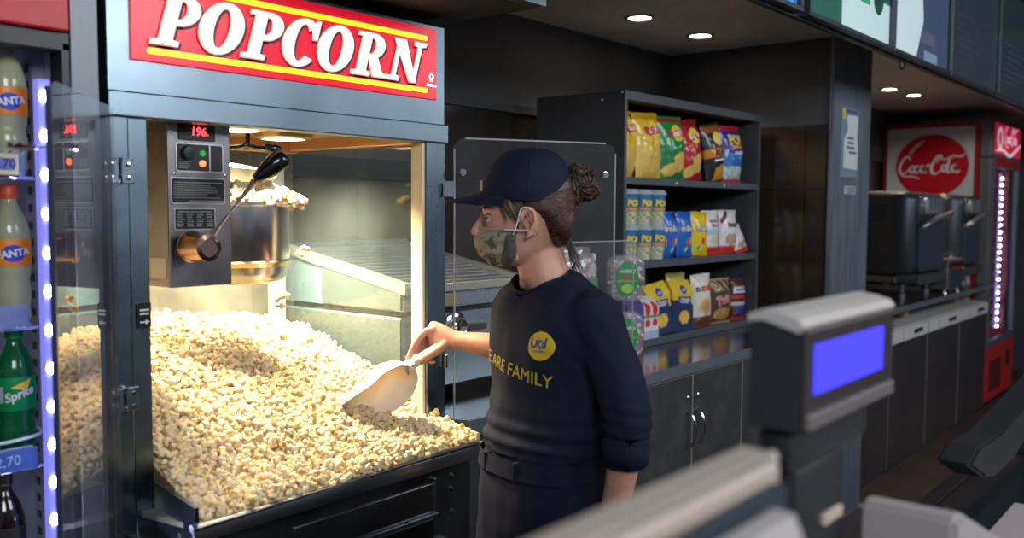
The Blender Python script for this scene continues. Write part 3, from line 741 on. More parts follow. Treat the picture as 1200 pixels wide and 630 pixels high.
# ------------------------------------------------------------------ popcorn
rng = np.random.default_rng(5)
def ico(sub):
    bm = bmesh.new(); bmesh.ops.create_icosphere(bm, subdivisions=sub, radius=1)
    V = np.array([v.co[:] for v in bm.verts]); F = np.array([[v.index for v in f.verts] for f in bm.faces]); bm.free(); return V, F
IV, IF = ico(3)
IV2, IF2 = ico(2)
def kernel(V):
    n = int(rng.integers(6, 10)); D = rng.normal(size=(n, 3)); D /= np.linalg.norm(D, axis=1)[:, None]
    C = D * rng.uniform(.48, .72, n)[:, None]; R = rng.uniform(.30, .44, n)
    # radial support of a union of lobes
    d = V @ C.T; disc = d ** 2 - (C ** 2).sum(1) + R ** 2
    r = np.where(disc > 0, d + np.sqrt(np.maximum(disc, 0)), -1)
    r = r.max(1); r = np.maximum(r, .42)
    which = (disc > 0).any(1)
    hull = rng.normal(size=3); hull /= np.linalg.norm(hull)
    h = np.clip((V @ hull - .72) * 5, 0, 1)[:, None]
    lob = np.clip((r - .45) / .45, 0, 1)[:, None]
    tint = rng.uniform(0, 1)
    cream = np.array([.95, .82, .52]) * (1 - .12 * tint) + np.array([0, 0, .12]) * rng.uniform(0, 1); butter = np.array([.93, .68, .28]); husk = np.array([.55, .28, .08])
    col = cream * lob + butter * (1 - lob)
    col = col * (1 - h) + husk * h
    return V * r[:, None], np.clip(col, 0, 1)
VAR2 = [kernel(IV2) for _ in range(16)]; VAR3 = [kernel(IV) for _ in range(30)]
def rotm():
    q = rng.normal(size=4); q /= np.linalg.norm(q); w, x, y, z = q
    return np.array([[1 - 2 * (y * y + z * z), 2 * (x * y - z * w), 2 * (x * z + y * w)], [2 * (x * y + z * w), 1 - 2 * (x * x + z * z), 2 * (y * z - x * w)], [2 * (x * z - y * w), 2 * (y * z + x * w), 1 - 2 * (x * x + y * y)]])
pop_m = mat('popcorn', attr=True, rough=.75, sss=.25, spec=.3)
pop_m.node_tree.nodes['Principled BSDF'].inputs['Subsurface Radius'].default_value = (.004, .003, .0015)
def kernels_mesh(name, P, S, extra=None, fine=None):
    Vs, Fs, Cs = [], [], []; off = 0
    for i, (p, s) in enumerate(zip(P, S)):
        VV, FF = (VAR3, IF) if fine is None or fine[i] else (VAR2, IF2)
        v, c = VV[int(rng.integers(len(VV)))]
        Vs.append((v @ rotm().T) * s + p); Cs.append(c); Fs.append(FF + off); off += len(v)
    V = np.concatenate(Vs); F = np.concatenate(Fs); Cc = np.concatenate(Cs)
    if extra:
        ev, ef, ec = extra; F = np.concatenate([F, ef + len(V)]); V = np.concatenate([V, ev]); Cc = np.concatenate([Cc, ec])
    me = bpy.data.meshes.new(name); me.vertices.add(len(V)); me.vertices.foreach_set('co', V.astype(np.float32).ravel())
    me.loops.add(F.size); me.loops.foreach_set('vertex_index', F.astype(np.int32).ravel())
    me.polygons.add(len(F)); me.polygons.foreach_set('loop_start', np.arange(0, F.size, 3, dtype=np.int32))
    me.update(calc_edges=True); me.polygons.foreach_set('use_smooth', np.ones(len(F), bool))
    a = me.color_attributes.new('Col', 'FLOAT_COLOR', 'POINT'); a.data.foreach_set('color', np.concatenate([Cc, np.ones((len(Cc), 1))], 1).astype(np.float32).ravel())
    me.materials.append(pop_m); o = bpy.data.objects.new(name, me); COL.objects.link(o); return o
def pile(x, y):
    t = y - 1.43
    u = (x - .88) / .78
    s = .40 - .13 * u
    h = .972 + t * s
    if t > .55: h -= (t - .55) ** 2 * .3
    h += .018 * math.sin(x * 9 + 1) * math.sin(y * 7) * min(1, t * 4) + .012 * noise.noise(Vector((x * 9, y * 9, 0)))
    # hollow on the right where the scoop works, mound at left
    h += .035 * math.exp(-((x - 1.02) ** 2 + (y - 1.95) ** 2) / .03)
    h -= .030 * math.exp(-((x - 1.62) ** 2 + (y - 1.62) ** 2) / .012)
    return h
P, S, FI = [], [], []
def xb(y):  # tray narrows towards its lip
    if y < 1.6: k = (y - 1.41) / .19; return .868 + .024 * k, 1.586 + .058 * k
    return (.835 if y > 1.66 else .892), 1.650
for layer, dz in ((0, -.004), (1, -.014), (2, .004)):
    y = 1.422
    while y < 2.235:
        x0, x1 = xb(y); x = x0 + .008
        while x < x1 - .006:
            if layer < 2 or rng.random() < .35:
                jx, jy = rng.uniform(-.007, .007, 2)
                xx, yy = min(max(x + jx, x0 + .008), x1 - .01), y + jy
                P.append((xx, yy, pile(xx, yy) + dz + rng.uniform(-.004, .004))); S.append(rng.uniform(.0098, .0142)); FI.append(layer != 1 and yy < 1.56)
            x += .0150
        y += .0150
# bed under the loose kernels, same stuff
nx, ny = 50, 50
gv = []; 
for j in range(ny + 1):
    y = 1.416 + j / ny * (2.245 - 1.416); x0, x1 = xb(y)
    for i in range(nx + 1):
        x = x0 + i / nx * (x1 - x0); gv.append((x, y, pile(x, y) - .019))
nb = len(gv)
gf = []
for j in range(ny):
    for i in range(nx):
        a = j * (nx + 1) + i; gf += [(a, a + 1, a + nx + 2), (a, a + nx + 2, a + nx + 1)]
gc = np.tile(np.array([[.80, .62, .33]]), (nb, 1))
pile_o = kernels_mesh('popcorn', np.array(P), np.array(S), (np.array(gv), np.array(gf), gc), FI)
tag(pile_o, 'big heap of freshly popped popcorn filling the machine and its tray', 'popcorn', kind='stuff')
# overflow on the kettle
P, S = [], []
for _ in range(230):
    a = rng.uniform(0, 2 * PI); r = .135 * math.sqrt(rng.random()); x, y = KC[0] + r * math.cos(a) + .02, KC[1] + r * math.sin(a)
    z = 1.518 + .045 * (1 - (r / .135) ** 2) * rng.random() + rng.uniform(-.01, .006)
    P.append((x, y, z)); S.append(rng.uniform(.013, .018))
for _ in range(26): P.append((1.425 + rng.uniform(-.02, .025), 1.90 + rng.uniform(-.05, .05), 1.535 - rng.uniform(0, .03))); S.append(.015)
ko = kernels_mesh('kettle_popcorn', np.array(P), np.array(S)); tag(ko, 'popcorn spilling over the rim of the steel kettle', 'popcorn', kind='stuff')
for i, (p, lab) in enumerate((((1.50, 1.95, 1.385), 'upper one of two pairs of popcorn pieces falling past the right glass, left piece'), ((1.515, 1.95, 1.392), 'small popcorn piece falling beside the upper falling piece'),
                              ((1.45, 1.95, 1.275), 'popcorn piece falling above the heap below the kettle rim'), ((1.438, 1.95, 1.255), 'lowest popcorn piece in mid-air above the heap'),
                              ((1.262, 1.72, 1.30), 'popcorn piece dropping just right of the control box'))):
    o = kernels_mesh('popcorn_piece', np.array([(0, 0, 0)]), np.array([.014])); o.matrix_basis = T(*p)
    tag(o, lab, 'popcorn', 'falling popcorn pieces')
# machine lamps: light comes from the canopy
light('kettle_lamp', 'AREA', (1.22, 1.82, 1.668), 10, (1, .82, .56), .10, spot=130, rot=Matrix.Identity(4))
light('heat_lamp_light', 'AREA', (1.45, 1.95, 1.668), 27, (1, .82, .56), .10, spot=130, rot=Matrix.Identity(4))
light('back_strip_light', 'AREA', (1.27, MYB - .14, 1.652), 12.5, (1, .82, .56), .6, spot=130, sy=.03, rot=Matrix.Identity(4))

# ------------------------------------------------------------------ back bar
ct_m = mat('worktop_steel', (.34, .36, .39), .14, 1, rvar=(3, .10, .22))
wt = thing('worktop', 'long stainless worktop along the back wall under snack shelves', 'worktop', (3, 2, .925))
b = bmesh.new(); prism(b, [(1.700, 1.60), (1.715, 1.557), (4.165, 1.557), (4.165, 2.404), (1.700, 2.404)], .925, .964, 'xy'); obj('top_slab', b, ct_m, wt)
obj('front_edge', Box(1.716, 1.5535, .926, 4.164, 1.5569, .9635, .001), mat('edge_grey', (.24, .28, .33), .38, .6), wt)
def base_cab(x0, x1, label, ndoor=2):
    t = thing('base_cabinet', label, 'cabinet', ((x0 + x1) / 2, 1.9, 0), group='dark cabinets under the steel worktop')
    b = bmesh.new(); box(b, x0 + .001, 1.595, .05, x1 - .001, 2.40, .924); box(b, x0 + .001, 1.64, .0, x1 - .001, 2.40, .05)
    obj('carcass', b, charcoal, t)
    w = (x1 - x0) / ndoor
    for k in range(ndoor):
        a, c = x0 + k * w + .0025, x0 + (k + 1) * w - .0025
        b = Box(a, 1.574, .06, c, 1.594, .914, .0012); dd = obj('door', b, charcoal, t)
        b = bmesh.new(); box(b, a - .0015, 1.5735, .06, a, 1.592, .914); box(b, c, 1.5735, .06, c + .0015, 1.592, .914); box(b, a, 1.5735, .914, c, 1.592, .9155)
        obj('edge_band', b, mat('edge_band_pale', (.42, .38, .36), .4), dd)
        hx = c - .030 if k == 0 else a + .030
        pts = [(hx, 1.575, .655), (hx, 1.560, .662), (hx, 1.545, .69), (hx, 1.541, .72), (hx, 1.545, .75), (hx, 1.560, .778), (hx, 1.575, .785)]
        obj('handle', Tube(catmull(pts, 4), .0045, 10), chrome, dd, smooth=60)
        q = Lathe([(.010, 0), (.010, .003), (.006, .006), (.001, .0065)], n=16); xform(q, T(hx - (.004 if k == 0 else -.004), 1.574, .835) @ Rx(PI / 2)); lk = obj('lock', q, chrome, dd, smooth=40)
        q = Box(hx - .006, 1.560, .831, hx + .006, 1.568, .839, .001); obj('key', q, chrome, lk)
base_cab(1.705, 2.530, 'dark base cabinet behind the person beside the popcorn machine')
base_cab(2.530, 3.330, 'dark two-door base cabinet with bow handles below the snack shelves')
base_cab(3.330, 4.160, 'dark base cabinet right of the bow-handled doors, against the partition')

# shelf unit
SX0, SX1, SY0, SY1 = 2.915, 4.085, 1.865, 2.28
su = thing('shelf_unit', 'dark grey open shelf unit full of snacks standing on the steel worktop', 'shelf', ((SX0 + SX1) / 2, 2.05, .964))
sm = mat('shelf_grey', (.085, .09, .105), .38, .35, var=((.12, .12, .13), 6, .5, .8))
sm_edge = mat('shelf_front_edge', (.14, .155, .18), .35, .4)
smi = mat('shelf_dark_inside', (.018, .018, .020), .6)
ZT = 1.942
for x0, x1 in ((SX0, SX0 + .016), (SX1 - .016, SX1)): obj('side_panel', Box(x0, SY0 + .002, .9644, x1, SY1, ZT, .001), sm, su)
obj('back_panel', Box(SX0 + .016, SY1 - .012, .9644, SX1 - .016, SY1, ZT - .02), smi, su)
for z0, z1 in ((ZT - .032, ZT), (1.600, 1.622), (1.278, 1.302), (.9644, .988)):
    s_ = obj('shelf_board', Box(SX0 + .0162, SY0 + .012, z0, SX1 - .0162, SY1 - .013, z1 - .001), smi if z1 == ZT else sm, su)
    obj('front_rail', Box(SX0 + .0163, SY0, z0 - .004 if 1. < z1 < ZT else z0 + .0004, SX1 - .0163, SY0 + .0118, z1 if z1 > .99 else .994, .001), sm_edge, s_)
obj('corner_trim', Box(SX0 - .0005, SY0 - .001, .964, SX0 + .0162, SY0 + .0018, ZT + .0005), sm_edge, su); obj('corner_trim', Box(SX1 - .0162, SY0 - .001, .964, SX1 + .0005, SY0 + .0018, ZT + .0005), sm_edge, su)
for p in ((SX0 - .001, SY0 + .10, ZT - .03), (SX0 - .001, SY0 + .012, ZT - .008)):
    obj('screw', Lathe([(.004, 0), (.003, .002), (.0005, .002)], (0, 0, 0), 10), mat('screw_pale', (.7, .7, .7), .4), su, local=True).matrix_basis = T(p[0] - (SX0 + SX1) / 2, p[1] - 2.05, p[2] - .964) @ Ry(-PI / 2)
for x_ in (3.30, 3.72): 
    b = Box(x_, SY0 - .0015, 1.604, x_ + .012, SY0, 1.612, .0005); obj('label_clip', b, mat('screw_pale'), su)

# ------------------------------------------------------------------ packets
def shape_prof(u, v): return max(0, 1 - abs(u) ** 3.2) * max(0, math.sin(PI * min(max(v, 0), 1))) ** .55
def packet(name, label, cat, group, loc, rot, w, h, t, colfn, lean=0., roll=0., seed=0, marks=(), crimp=.05, flat=False, mbag=None, kind='bag', nu=26, nv=36):
    """soft bag (or gusseted carton with kind='box'): bottom centre at loc; front faces -y"""
    o = thing(name, label, cat, loc, 0, group)
    o.matrix_basis = T(*loc) @ Rz(rot) @ Rx(-lean) @ Ry(roll)
    R = random.Random(seed); off = Vector((R.random() * 50, R.random() * 50, seed))
    def bulge(u, v):
        if kind == 'box': return t / 2 * (1 if v < .78 else max(.05, 1 - (v - .78) / .22 * .95))
        vv = (v - crimp) / (1 - 2 * crimp)
        b_ = shape_prof(u, vv) if 0 < vv < 1 else 0
        wr = noise.noise(Vector((u * 2.2, v * 4.5, 0)) + off) * .10 + noise.noise(Vector((u * 5, v * 11, 3)) + off) * .06
        return t / 2 * (b_ * (1 + wr * 1.6) + .02)
    def halfw(v): 
        if kind == 'box': return 1
        vv = (v - crimp) / (1 - 2 * crimp)
        return 1 - .07 * (math.sin(PI * min(max(vv, 0), 1))) ** .6 + .012 * noise.noise(Vector((0, v * 9, 7)) + off)
    bm = bmesh.new(); lay = bm.verts.layers.float_color.new('Col')
    G = {}
    for s in (-1, 1):
        for j in range(nv + 1):
            v = j / nv
            for i in range(nu + 1):
                u = -1 + 2 * i / nu
                if (i in (0, nu)) and s == 1 and kind != 'box': G[s, i, j] = G[-1, i, j]; continue
                q = bm.verts.new((u * w / 2 * halfw(v), s * bulge(u, v), v * h + (.003 * noise.noise(Vector((u * 3, 9, 0)) + off) if v > .9 else 0)))
                c = colfn(u, v) if s == -1 else colfn(.99, v)
                q[lay] = (*c, 1); G[s, i, j] = q
    for s in (-1, 1):
        for j in range(nv):
            for i in range(nu):
                try: bm.faces.new((G[s, i, j], G[s, i + 1, j], G[s, i + 1, j + 1], G[s, i, j + 1]))
                except ValueError: pass
    if kind == 'box':
        for j in range(nv):
            for i in (0, nu): bm.faces.new((G[-1, i, j], G[1, i, j], G[1, i, j + 1], G[-1, i, j + 1]))
    for j in (0, nv):
        for i in range(nu):
            try: bm.faces.new((G[-1, i, j], G[1, i, j], G[1, i + 1, j], G[-1, i + 1, j]))
            except ValueError: pass
    ob = obj('wrapper', bm, mbag or (foil if kind == 'bag' else card), o, local=True, smooth=60 if kind == 'bag' else 30)
    for (nm, bm2, u0, v0, m) in marks:
        subdiv(bm2, w * .12)
        for q in bm2.verts:
            x = q.co.x + u0 * w / 2; z = q.co.z + v0 * h
            q.co = Vector((x, -bulge(max(-1, min(1, x / (w / 2))), z / h) - .0016 + q.co.y, z))
        obj(nm, bm2, m, o, local=True)
    return o
def disc(rx, rz, d=0.): return prism(bmesh.new(), ell(0, 0, rx, rz, 28), -.0004 - d, -d)
def inr(u, v, cu, cv, ru, rv): return ((u - cu) / ru) ** 2 + ((v - cv) / rv) ** 2 < 1
def chips_col(base, dark, lower, chip):
    def f(u, v):
        if v < .05 or v > .955: return tuple(c * .7 for c in base)
        if inr(u, v, .25, .28, .62, .15): return chip if (int((u + 3) * 9) + int(v * 30)) % 3 else tuple(c * .8 for c in chip)
        if inr(u, v, -.45, .16, .5, .10): return chip
        if v < .42 - .12 * u: return lower
        if v > .9: return dark
        return base
    return f
CH = 1.622
def lays(label, x, base, dark, lower, rot=.0, roll=0., seed=1, chip=(.82, .55, .14), w=.185, h=.262, y=1.925):
    ribbon_c = print_red
    mk = [('logo_disc', disc(.040, .034, .0), .05, .73, print_yellow),
          ('logo_ribbon', prism(bmesh.new(), [(-.05, -.016), (-.03, -.022), (.035, -.014), (.055, -.004), (.05, .020), (.02, .014), (-.03, .010), (-.052, .012)], -.0012, -.0005), .05, .73, ribbon_c),
          ('lettering', xform(text("Lay's", .036, .0004, .0009, .2), T(0, -.0014, .0) @ Ry(-.12)), .05, .735, print_white)]
    return packet('chips_bag', label, 'snack bag', 'chips bags on the top shelf', (x, y, CH), rot, w, h, .085, chips_col(base, dark, lower, chip), lean=.06, roll=roll, seed=seed, marks=mk)
Y1 = (.80, .50, .03)
lays('yellow chips bag, partly cut off by the left edge of the top shelf', 3.035, Y1, (.6, .35, .02), (.82, .56, .08), rot=.15, seed=1, y=1.94)
lays('yellow chips bag, second from left on the top shelf', 3.185, Y1, (.6, .35, .02), (.84, .60, .12), rot=-.02, roll=-.06, seed=2)
lays('green chips bag on the top shelf', 3.375, (.01, .25, .05), (.4, .02, .03), (.02, .22, .06), rot=-.05, roll=-.05, seed=3)
lays('red chips bag leaning on the green one on the top shelf', 3.535, (.45, .015, .02), (.3, .02, .02), (.5, .02, .03), rot=-.05, roll=-.13, seed=4, w=.175)
def black_col(u, v):
    if v < .04 or v > .96: return (.02, .02, .02)
    if v < .28 + .05 * u: return (.70, .30, .04) if u > -.4 else (.03, .02, .02)
    if .42 < v < .56: return (.75, .28, .03)
    if v > .85: return (.35, .12, .03)
    return (.018, .022, .026)
packet('chips_bag', 'black and orange chips bag tilted on the top shelf', 'snack bag', 'chips bags on the top shelf', (3.755, 1.925, CH), -.05, .16, .262, .08, black_col, lean=.06, roll=-.15, seed=5,
       marks=[('logo_disc', disc(.034, .03), .1, .74, print_yellow), ('lettering', text("Lay's", .032, .0004, .0009, .2), .1, .74, print_white), ('lettering', xform(text('MAX', .042, .0004, .001), T(0, -.001, 0)), .15, .49, print_brown), ('print_band', prism(bmesh.new(), [(-.05, -.004), (.05, -.004), (.05, .004), (-.05, .004)], -.0006, 0), .1, .38, print_white)])
def blue_col(u, v):
    if v < .07: return (.6, .03, .04)
    if v > .90: return (.5, .02, .05)
    if v < .30: return (.35, .55, .70) if (int((u + 2) * 6) + int(v * 24)) % 3 else (.75, .72, .35)
    if v < .55: return (.02, .16, .50)
    return (.015, .03, .28)
packet('chips_bag', 'blue popcorn bag with yellow letters at the right end of the top shelf', 'snack bag', 'chips bags on the top shelf', (3.915, 1.93, CH), -.03, .185, .262, .085, blue_col, lean=.05, roll=-.02, seed=6,
       marks=[('lettering', text('POP!', .062, .0004, .003), .1, .74, print_yellow), ('fine_print', text('SNACK', .022, .0004, .001), .15, .52, print_white), ('letter_band', prism(bmesh.new(), [(-.05, -.008), (.06, -.006), (.058, .006), (-.045, .004)], -.0006, 0), .1, .63, mat('print_orange', (.8, .3, .03), .5))])
# popcorn cups, two rows of three
S2 = 1.303
cup_lab = {(0, 0): 'blue popcorn cup, leftmost of the lower row', (1, 0): 'blue popcorn cup, middle of the lower row', (2, 0): 'blue popcorn cup, rightmost of the lower row',
           (0, 1): 'blue popcorn cup stacked leftmost in the upper row', (1, 1): 'blue popcorn cup stacked in the middle of the upper row', (2, 1): 'blue popcorn cup stacked rightmost in the upper row'}
def cup(x, y, z, lab):
    t = thing('popcorn_cup', lab, 'cup', (x, y, z), -.25, 'printed popcorn cups on the middle shelf')
    bm = bmesh.new(); lay = bm.verts.layers.float_color.new('Col'); n = 40; prev = None; nz_ = 26
    for j in range(nz_ + 1):
        v = j / nz_; r = .036 + .008 * v; ring = []
        for k in range(n):
            a = 2 * PI * k / n; q = bm.verts.new((r * math.sin(a), -r * math.cos(a), v * .118))
            c = (.03, .17, .36) if v > .55 else ((.62, .60, .36) if (int(a * 5) + int(v * 14)) % 3 else (.25, .33, .18))
            if v < .08: c = (.5, .5, .45)
            if .44 < v < .58: c = (.10, .30, .45)
            q[lay] = (*c, 1); ring.append(q)
        if prev:
            for k in range(n): bm.faces.new((prev[k], prev[(k + 1) % n], ring[(k + 1) % n], ring[k]))
        else: bm.faces.new(ring)
        prev = ring
    bm.faces.new(prev[::-1]); obj('cup_body', bm, card, t, local=True, smooth=50)
    obj('lid', Lathe([(.044, .117), (.0475, .119), (.0475, .126), (.044, .129), (.041, .137), (.036, .138), (.001, .136)], n=28), mat('lid_clear', (.55, .6, .66), .2, alpha=.75), t, local=True, smooth=40)
    bm = subdiv(xform(text('POP', .031, .0004, .002), T(0, -.0006, .083) @ Ry(.08)), .008); obj('lettering', wrapcyl(bm, .0425), print_yellow, t, local=True)
    bm = bmesh.new(); prism(bm, [(-.036, -.005), (.036, -.009), (.036, .002), (-.036, .004)], -.0003, 0); subdiv(bm, .01); xform(bm, T(0, 0, .062)); obj('band', wrapcyl(bm, .0412), mat('print_orange'), t, local=True)
    return t
for r_ in (0, 1):
    for k in range(3): cup(3.030 + k * .100, 1.925 - .002 * k, S2 + r_ * .1385, cup_lab[k, r_])
# candy pouches
def mm(label, x, base, seed, w=.115, y=1.925, roll=0., txt='m&m'):
    def f(u, v):
        if v < .05 or v > .95: return tuple(c * .75 for c in base)
        if inr(u, v, .2, .33, .35, .08): return (.75, .05, .05) if u < .25 else (.8, .6, .05)
        if inr(u, v, -.2, .17, .3, .06): return (.85, .80, .70) if u > -.2 else (.02, .4, .1)
        return base
    return packet('candy_pouch', label, 'candy bag', 'candy pouches on the middle shelf', (x, y, S2), -.1, w, .19, .045, f, lean=.05, roll=roll, seed=seed,
                  marks=[('lettering_shadow', xform(text(txt, .040, .0003, .0022), T(0, 0, .0)), .05, .62, print_brown), ('lettering', xform(text(txt, .040, .0003, .0005), T(0, -.0012, 0)), .05, .62, print_white)], nu=18, nv=26)
BL = (.015, .14, .55)
mm('blue candy pouch at the back, just right of the popcorn cups', 3.345, BL, 11, .09, 1.955)
mm('middle blue candy pouch on the middle shelf', 3.395, BL, 12, .09, 1.94)
mm('front blue candy pouch beside the yellow one', 3.468, BL, 13, .118, 1.915)
mm('yellow candy pouch on the middle shelf', 3.605, (.85, .60, .02), 14, .125, 1.92, .03)
def kind_col(u, v):
    if v < .17: return (.70, .04, .03)
    if v > .95: return (.6, .58, .58)
    if v < .45 and ((u - .05) / .7) ** 2 + ((v - .32) / .13) ** 2 < 1: return (.28, .10, .05) if (int(u * 9 + 20) + int(v * 30)) % 2 else (.72, .62, .50)
    return (.78, .74, .74)
packet('candy_pouch', 'white and red pouch with pale biscuits beside the yellow pouch', 'candy bag', 'candy pouches on the middle shelf', (3.735, 1.93, S2), -.1, .13, .195, .05,
       lambda u, v: (.70, .04, .03) if v < .17 else ((.75, .62, .42) if inr(u, v, .2, .34, .6, .12) else ((.45, .62, .72) if inr(u, v, -.1, .5, .8, .08) else (.78, .75, .75))), lean=.06, seed=15,
       marks=[('lettering', text('Schoko', .020, .0003, .0008), .0, .76, mat('print_mauve', (.35, .15, .25), .5)), ('lettering', text('Bons', .020, .0003, .0008), .0, .66, mat('print_mauve'))], nu=18, nv=26)
packet('candy_pouch', 'white and red pouch with brown lettering, right of middle on the middle shelf', 'candy bag', 'candy pouches on the middle shelf', (3.905, 1.93, S2), -.1, .150, .198, .05, kind_col, lean=.06, seed=16,
       marks=[('lettering', text('bueno', .034, .0003, .0012), .2, .66, print_brown), ('painted_shape', prism(bmesh.new(), [(-.06, -.01), (-.02, .025), (.005, .03), (-.02, .0), (-.055, -.03)], -.0006, 0), -.1, .83, print_brown)], nu=18, nv=26)
packet('candy_pouch', 'small white and red pouch slumped at the right end of the middle shelf', 'candy bag', 'candy pouches on the middle shelf', (4.000, 1.905, S2), -.2, .10, .13, .04, kind_col, lean=.25, roll=-.28, seed=17, nu=14, nv=20)
# bottom shelf
S3 = .9885
def crisp_col(u, v):
    if v > .90: return (.75, .52, .03)
    if v > .58 - .06 * u: return (.78, .55, .03)
    if inr(u, v, .15, .28, .5, .13): return (.85, .58, .10) if (int(u * 8 + 20) + int(v * 20)) % 3 else (.65, .36, .05)
    return (.02, .035, .11)
def crisp(label, x, seed, roll, rot=-.1, y=1.93):
    return packet('crisp_box', label, 'snack box', 'yellow and navy snack packs on the bottom shelf', (x, y, S3), rot, .15, .215, .06, crisp_col, lean=.03, roll=roll, seed=seed, kind='box',
       marks=[('emblem', disc(.020, .018), .1, .82, print_blue), ('lettering', xform(text('uci', .018, .0003, .0006), T(0, -.0008, 0)), .1, .82, print_white), ('letter_band', prism(bmesh.new(), [(-.045, -.012), (.045, -.018), (.045, .016), (-.045, .020)], -.0006, 0), .15, .60, print_blue), ('lettering', xform(text('CRISP', .027, .0003, .0008), T(0, -.0008, 0) @ Ry(.06)), .15, .60, mat('print_lightyellow', (.8, .75, .4), .5))])
crisp('yellow and navy snack pack tilted to the right, left of its twin', 3.275, 21, -.12)
crisp('upright yellow and navy snack pack, right of its tilted twin', 3.445, 22, .02)
packet('candy_pouch', 'dark pouch lying in the shade behind the yellow and navy packs', 'candy bag', 'pouches on the bottom shelf', (3.36, 2.10, S3), 0, .30, .235, .05, lambda u, v: (.05, .045, .05), seed=23, lean=.05)
packet('candy_pouch', 'pale yellow pouch mostly hidden behind the cream biscuit bag', 'candy bag', 'pouches on the bottom shelf', (3.60, 2.02, S3), 0, .17, .235, .05, lambda u, v: (.70, .62, .15) if v > .8 else (.4, .06, .04), seed=24, lean=.05)
def nut_col(u, v):
    if v < .20: return (.16, .05, .03)
    if inr(u, v, .05, .38, .7, .16): return (.72, .48, .24) if not inr(u, v, .05, .38, .45, .10) else (.60, .36, .15)
    if v > .93: return (.7, .68, .62)
    return (.78, .74, .66)
packet('candy_pouch', 'cream biscuit bag with red and black lettering on the bottom shelf', 'candy bag', 'pouches on the bottom shelf', (3.645, 1.92, S3), -.1, .150, .232, .055, nut_col, lean=.04, seed=25, roll=-.04,
       marks=[('lettering', xform(text('n', .042, .0003, .001), T(-.045, 0, 0)), .0, .74, print_black), ('lettering', xform(text('utella', .042, .0003, .001, width=.095), T(.022, 0, 0)), .0, .74, print_red)])
def twix_col(u, v):
    if v < .04 or v > .95: return (.35, .25, .15)
    if inr(u, v, .0, .22, .8, .14): return (.62, .36, .10) if int(u * 6 + 20 + v * 20) % 2 else (.30, .13, .05)
    if v > .72 and int(u * 5 + v * 14 + 20) % 3 == 0: return (.45, .30, .14)
    return (.10, .045, .025)
packet('candy_pouch', 'brown and gold candy pouch with red lettering on the bottom shelf', 'candy bag', 'pouches on the bottom shelf', (3.815, 1.92, S3), -.1, .165, .205, .05, twix_col, lean=.04, seed=26,
       marks=[('lettering_back', xform(text('Twix', .052, .0003, .003, .15), T(0, 0, 0) @ Ry(-.18)), .0, .52, print_white), ('lettering', xform(text('Twix', .052, .0003, .0006, .15), T(0, -.001, 0) @ Ry(-.18)), .0, .52, print_red)])
packet('candy_pouch', 'dark brown pouch squeezed between the gold one and the red one', 'candy bag', 'pouches on the bottom shelf', (3.915, 1.95, S3), -.1, .10, .200, .05, lambda u, v: (.30, .16, .08) if int(u * 4 + v * 9 + 20) % 3 == 0 else (.06, .03, .02), lean=.04, seed=27)
packet('candy_pouch', 'dark pouch with white, blue and red bars at the right end of the bottom shelf', 'candy bag', 'pouches on the bottom shelf', (4.005, 1.925, S3), -.1, .115, .195, .05,
       lambda u, v: (.55, .04, .04) if (.50 < v < .60 or v < .06) else ((.03, .06, .35) if (.12 < v < .34 and abs(u) < .5) else ((.6, .6, .6) if .34 < v < .42 else (.08, .03, .02))), lean=.04, seed=28,
       marks=[('letter_bar', prism(bmesh.new(), [(-.05, -.014), (.044, -.014), (.05, .014), (-.044, .014)], -.0006, 0), 0, .72, print_white), ('lettering', xform(text('SNICKERS', .016, .0003, .001, .15), T(0, -.0008, 0)), 0, .72, print_blue)])
# upright boxes at the left end of the bottom shelf
def thinbox(label, x, w, col, seed, h=.170, marks=(), y=1.92):
    return packet('candy_box', label, 'candy box', 'upright candy boxes on the bottom shelf', (x, y, S3), -.05, w, h, .10, col, kind='box', seed=seed, marks=marks, nu=10, nv=30)
def wr_col(u, v): 
    if v > .92: return (.7, .68, .7)
    if inr(u, v, 0, .72, .8, .16) or inr(u, v, 0, .40, .8, .10): return (.70, .04, .04)
    if .50 < v < .60: return (.1, .35, .15)
    return (.78, .76, .78) if v > .22 else (.45, .5, .65)
def wr2(u, v): return wr_col(u, v) if kindless(v) else (.78, .76, .78)
def kindless(v): return True
for i, x in enumerate((3.165, 3.110)):
    thinbox(('white and red upright candy box, right one of the pair', 'white and red upright candy box, left one of the pair')[i], x, .050, wr_col, 31 + i)
thinbox('purple candy box left of the white and red boxes', 3.02, .105, lambda u, v: (.10, .07, .26) if v > .25 else ((.35, .14, .06) if u > 0 else (.05, .1, .35)), 34, .185)
# ------------------------------------------------------------------ person (local frame: x to the machine's right, y away, z up; facing -x)
PX, PY, PR = 1.471, 1.124, math.radians(39.5 - 90)
PE = thing('person', 'person in navy cap, face mask and navy top reaching into the popcorn with a scoop', 'person', (PX, PY, 0), PR)
def remeshed(bm, vox, smooth=4, fac=.5):
    bmesh.ops.recalc_face_normals(bm, faces=bm.faces)
    me = bpy.data.meshes.new('r'); bm.to_mesh(me); bm.free(); o = bpy.data.objects.new('r', me); COL.objects.link(o)
    m = o.modifiers.new('m', 'REMESH'); m.mode = 'VOXEL'; m.voxel_size = vox; m.adaptivity = 0
    s = o.modifiers.new('s', 'SMOOTH'); s.iterations = smooth; s.factor = fac
    dg = bpy.context.evaluated_depsgraph_get(); dg.update()
    m2 = bpy.data.meshes.new_from_object(o.evaluated_get(dg)); out = bmesh.new(); out.from_mesh(m2)
    bpy.data.objects.remove(o); bpy.data.meshes.remove(me); bpy.data.meshes.remove(m2); return out
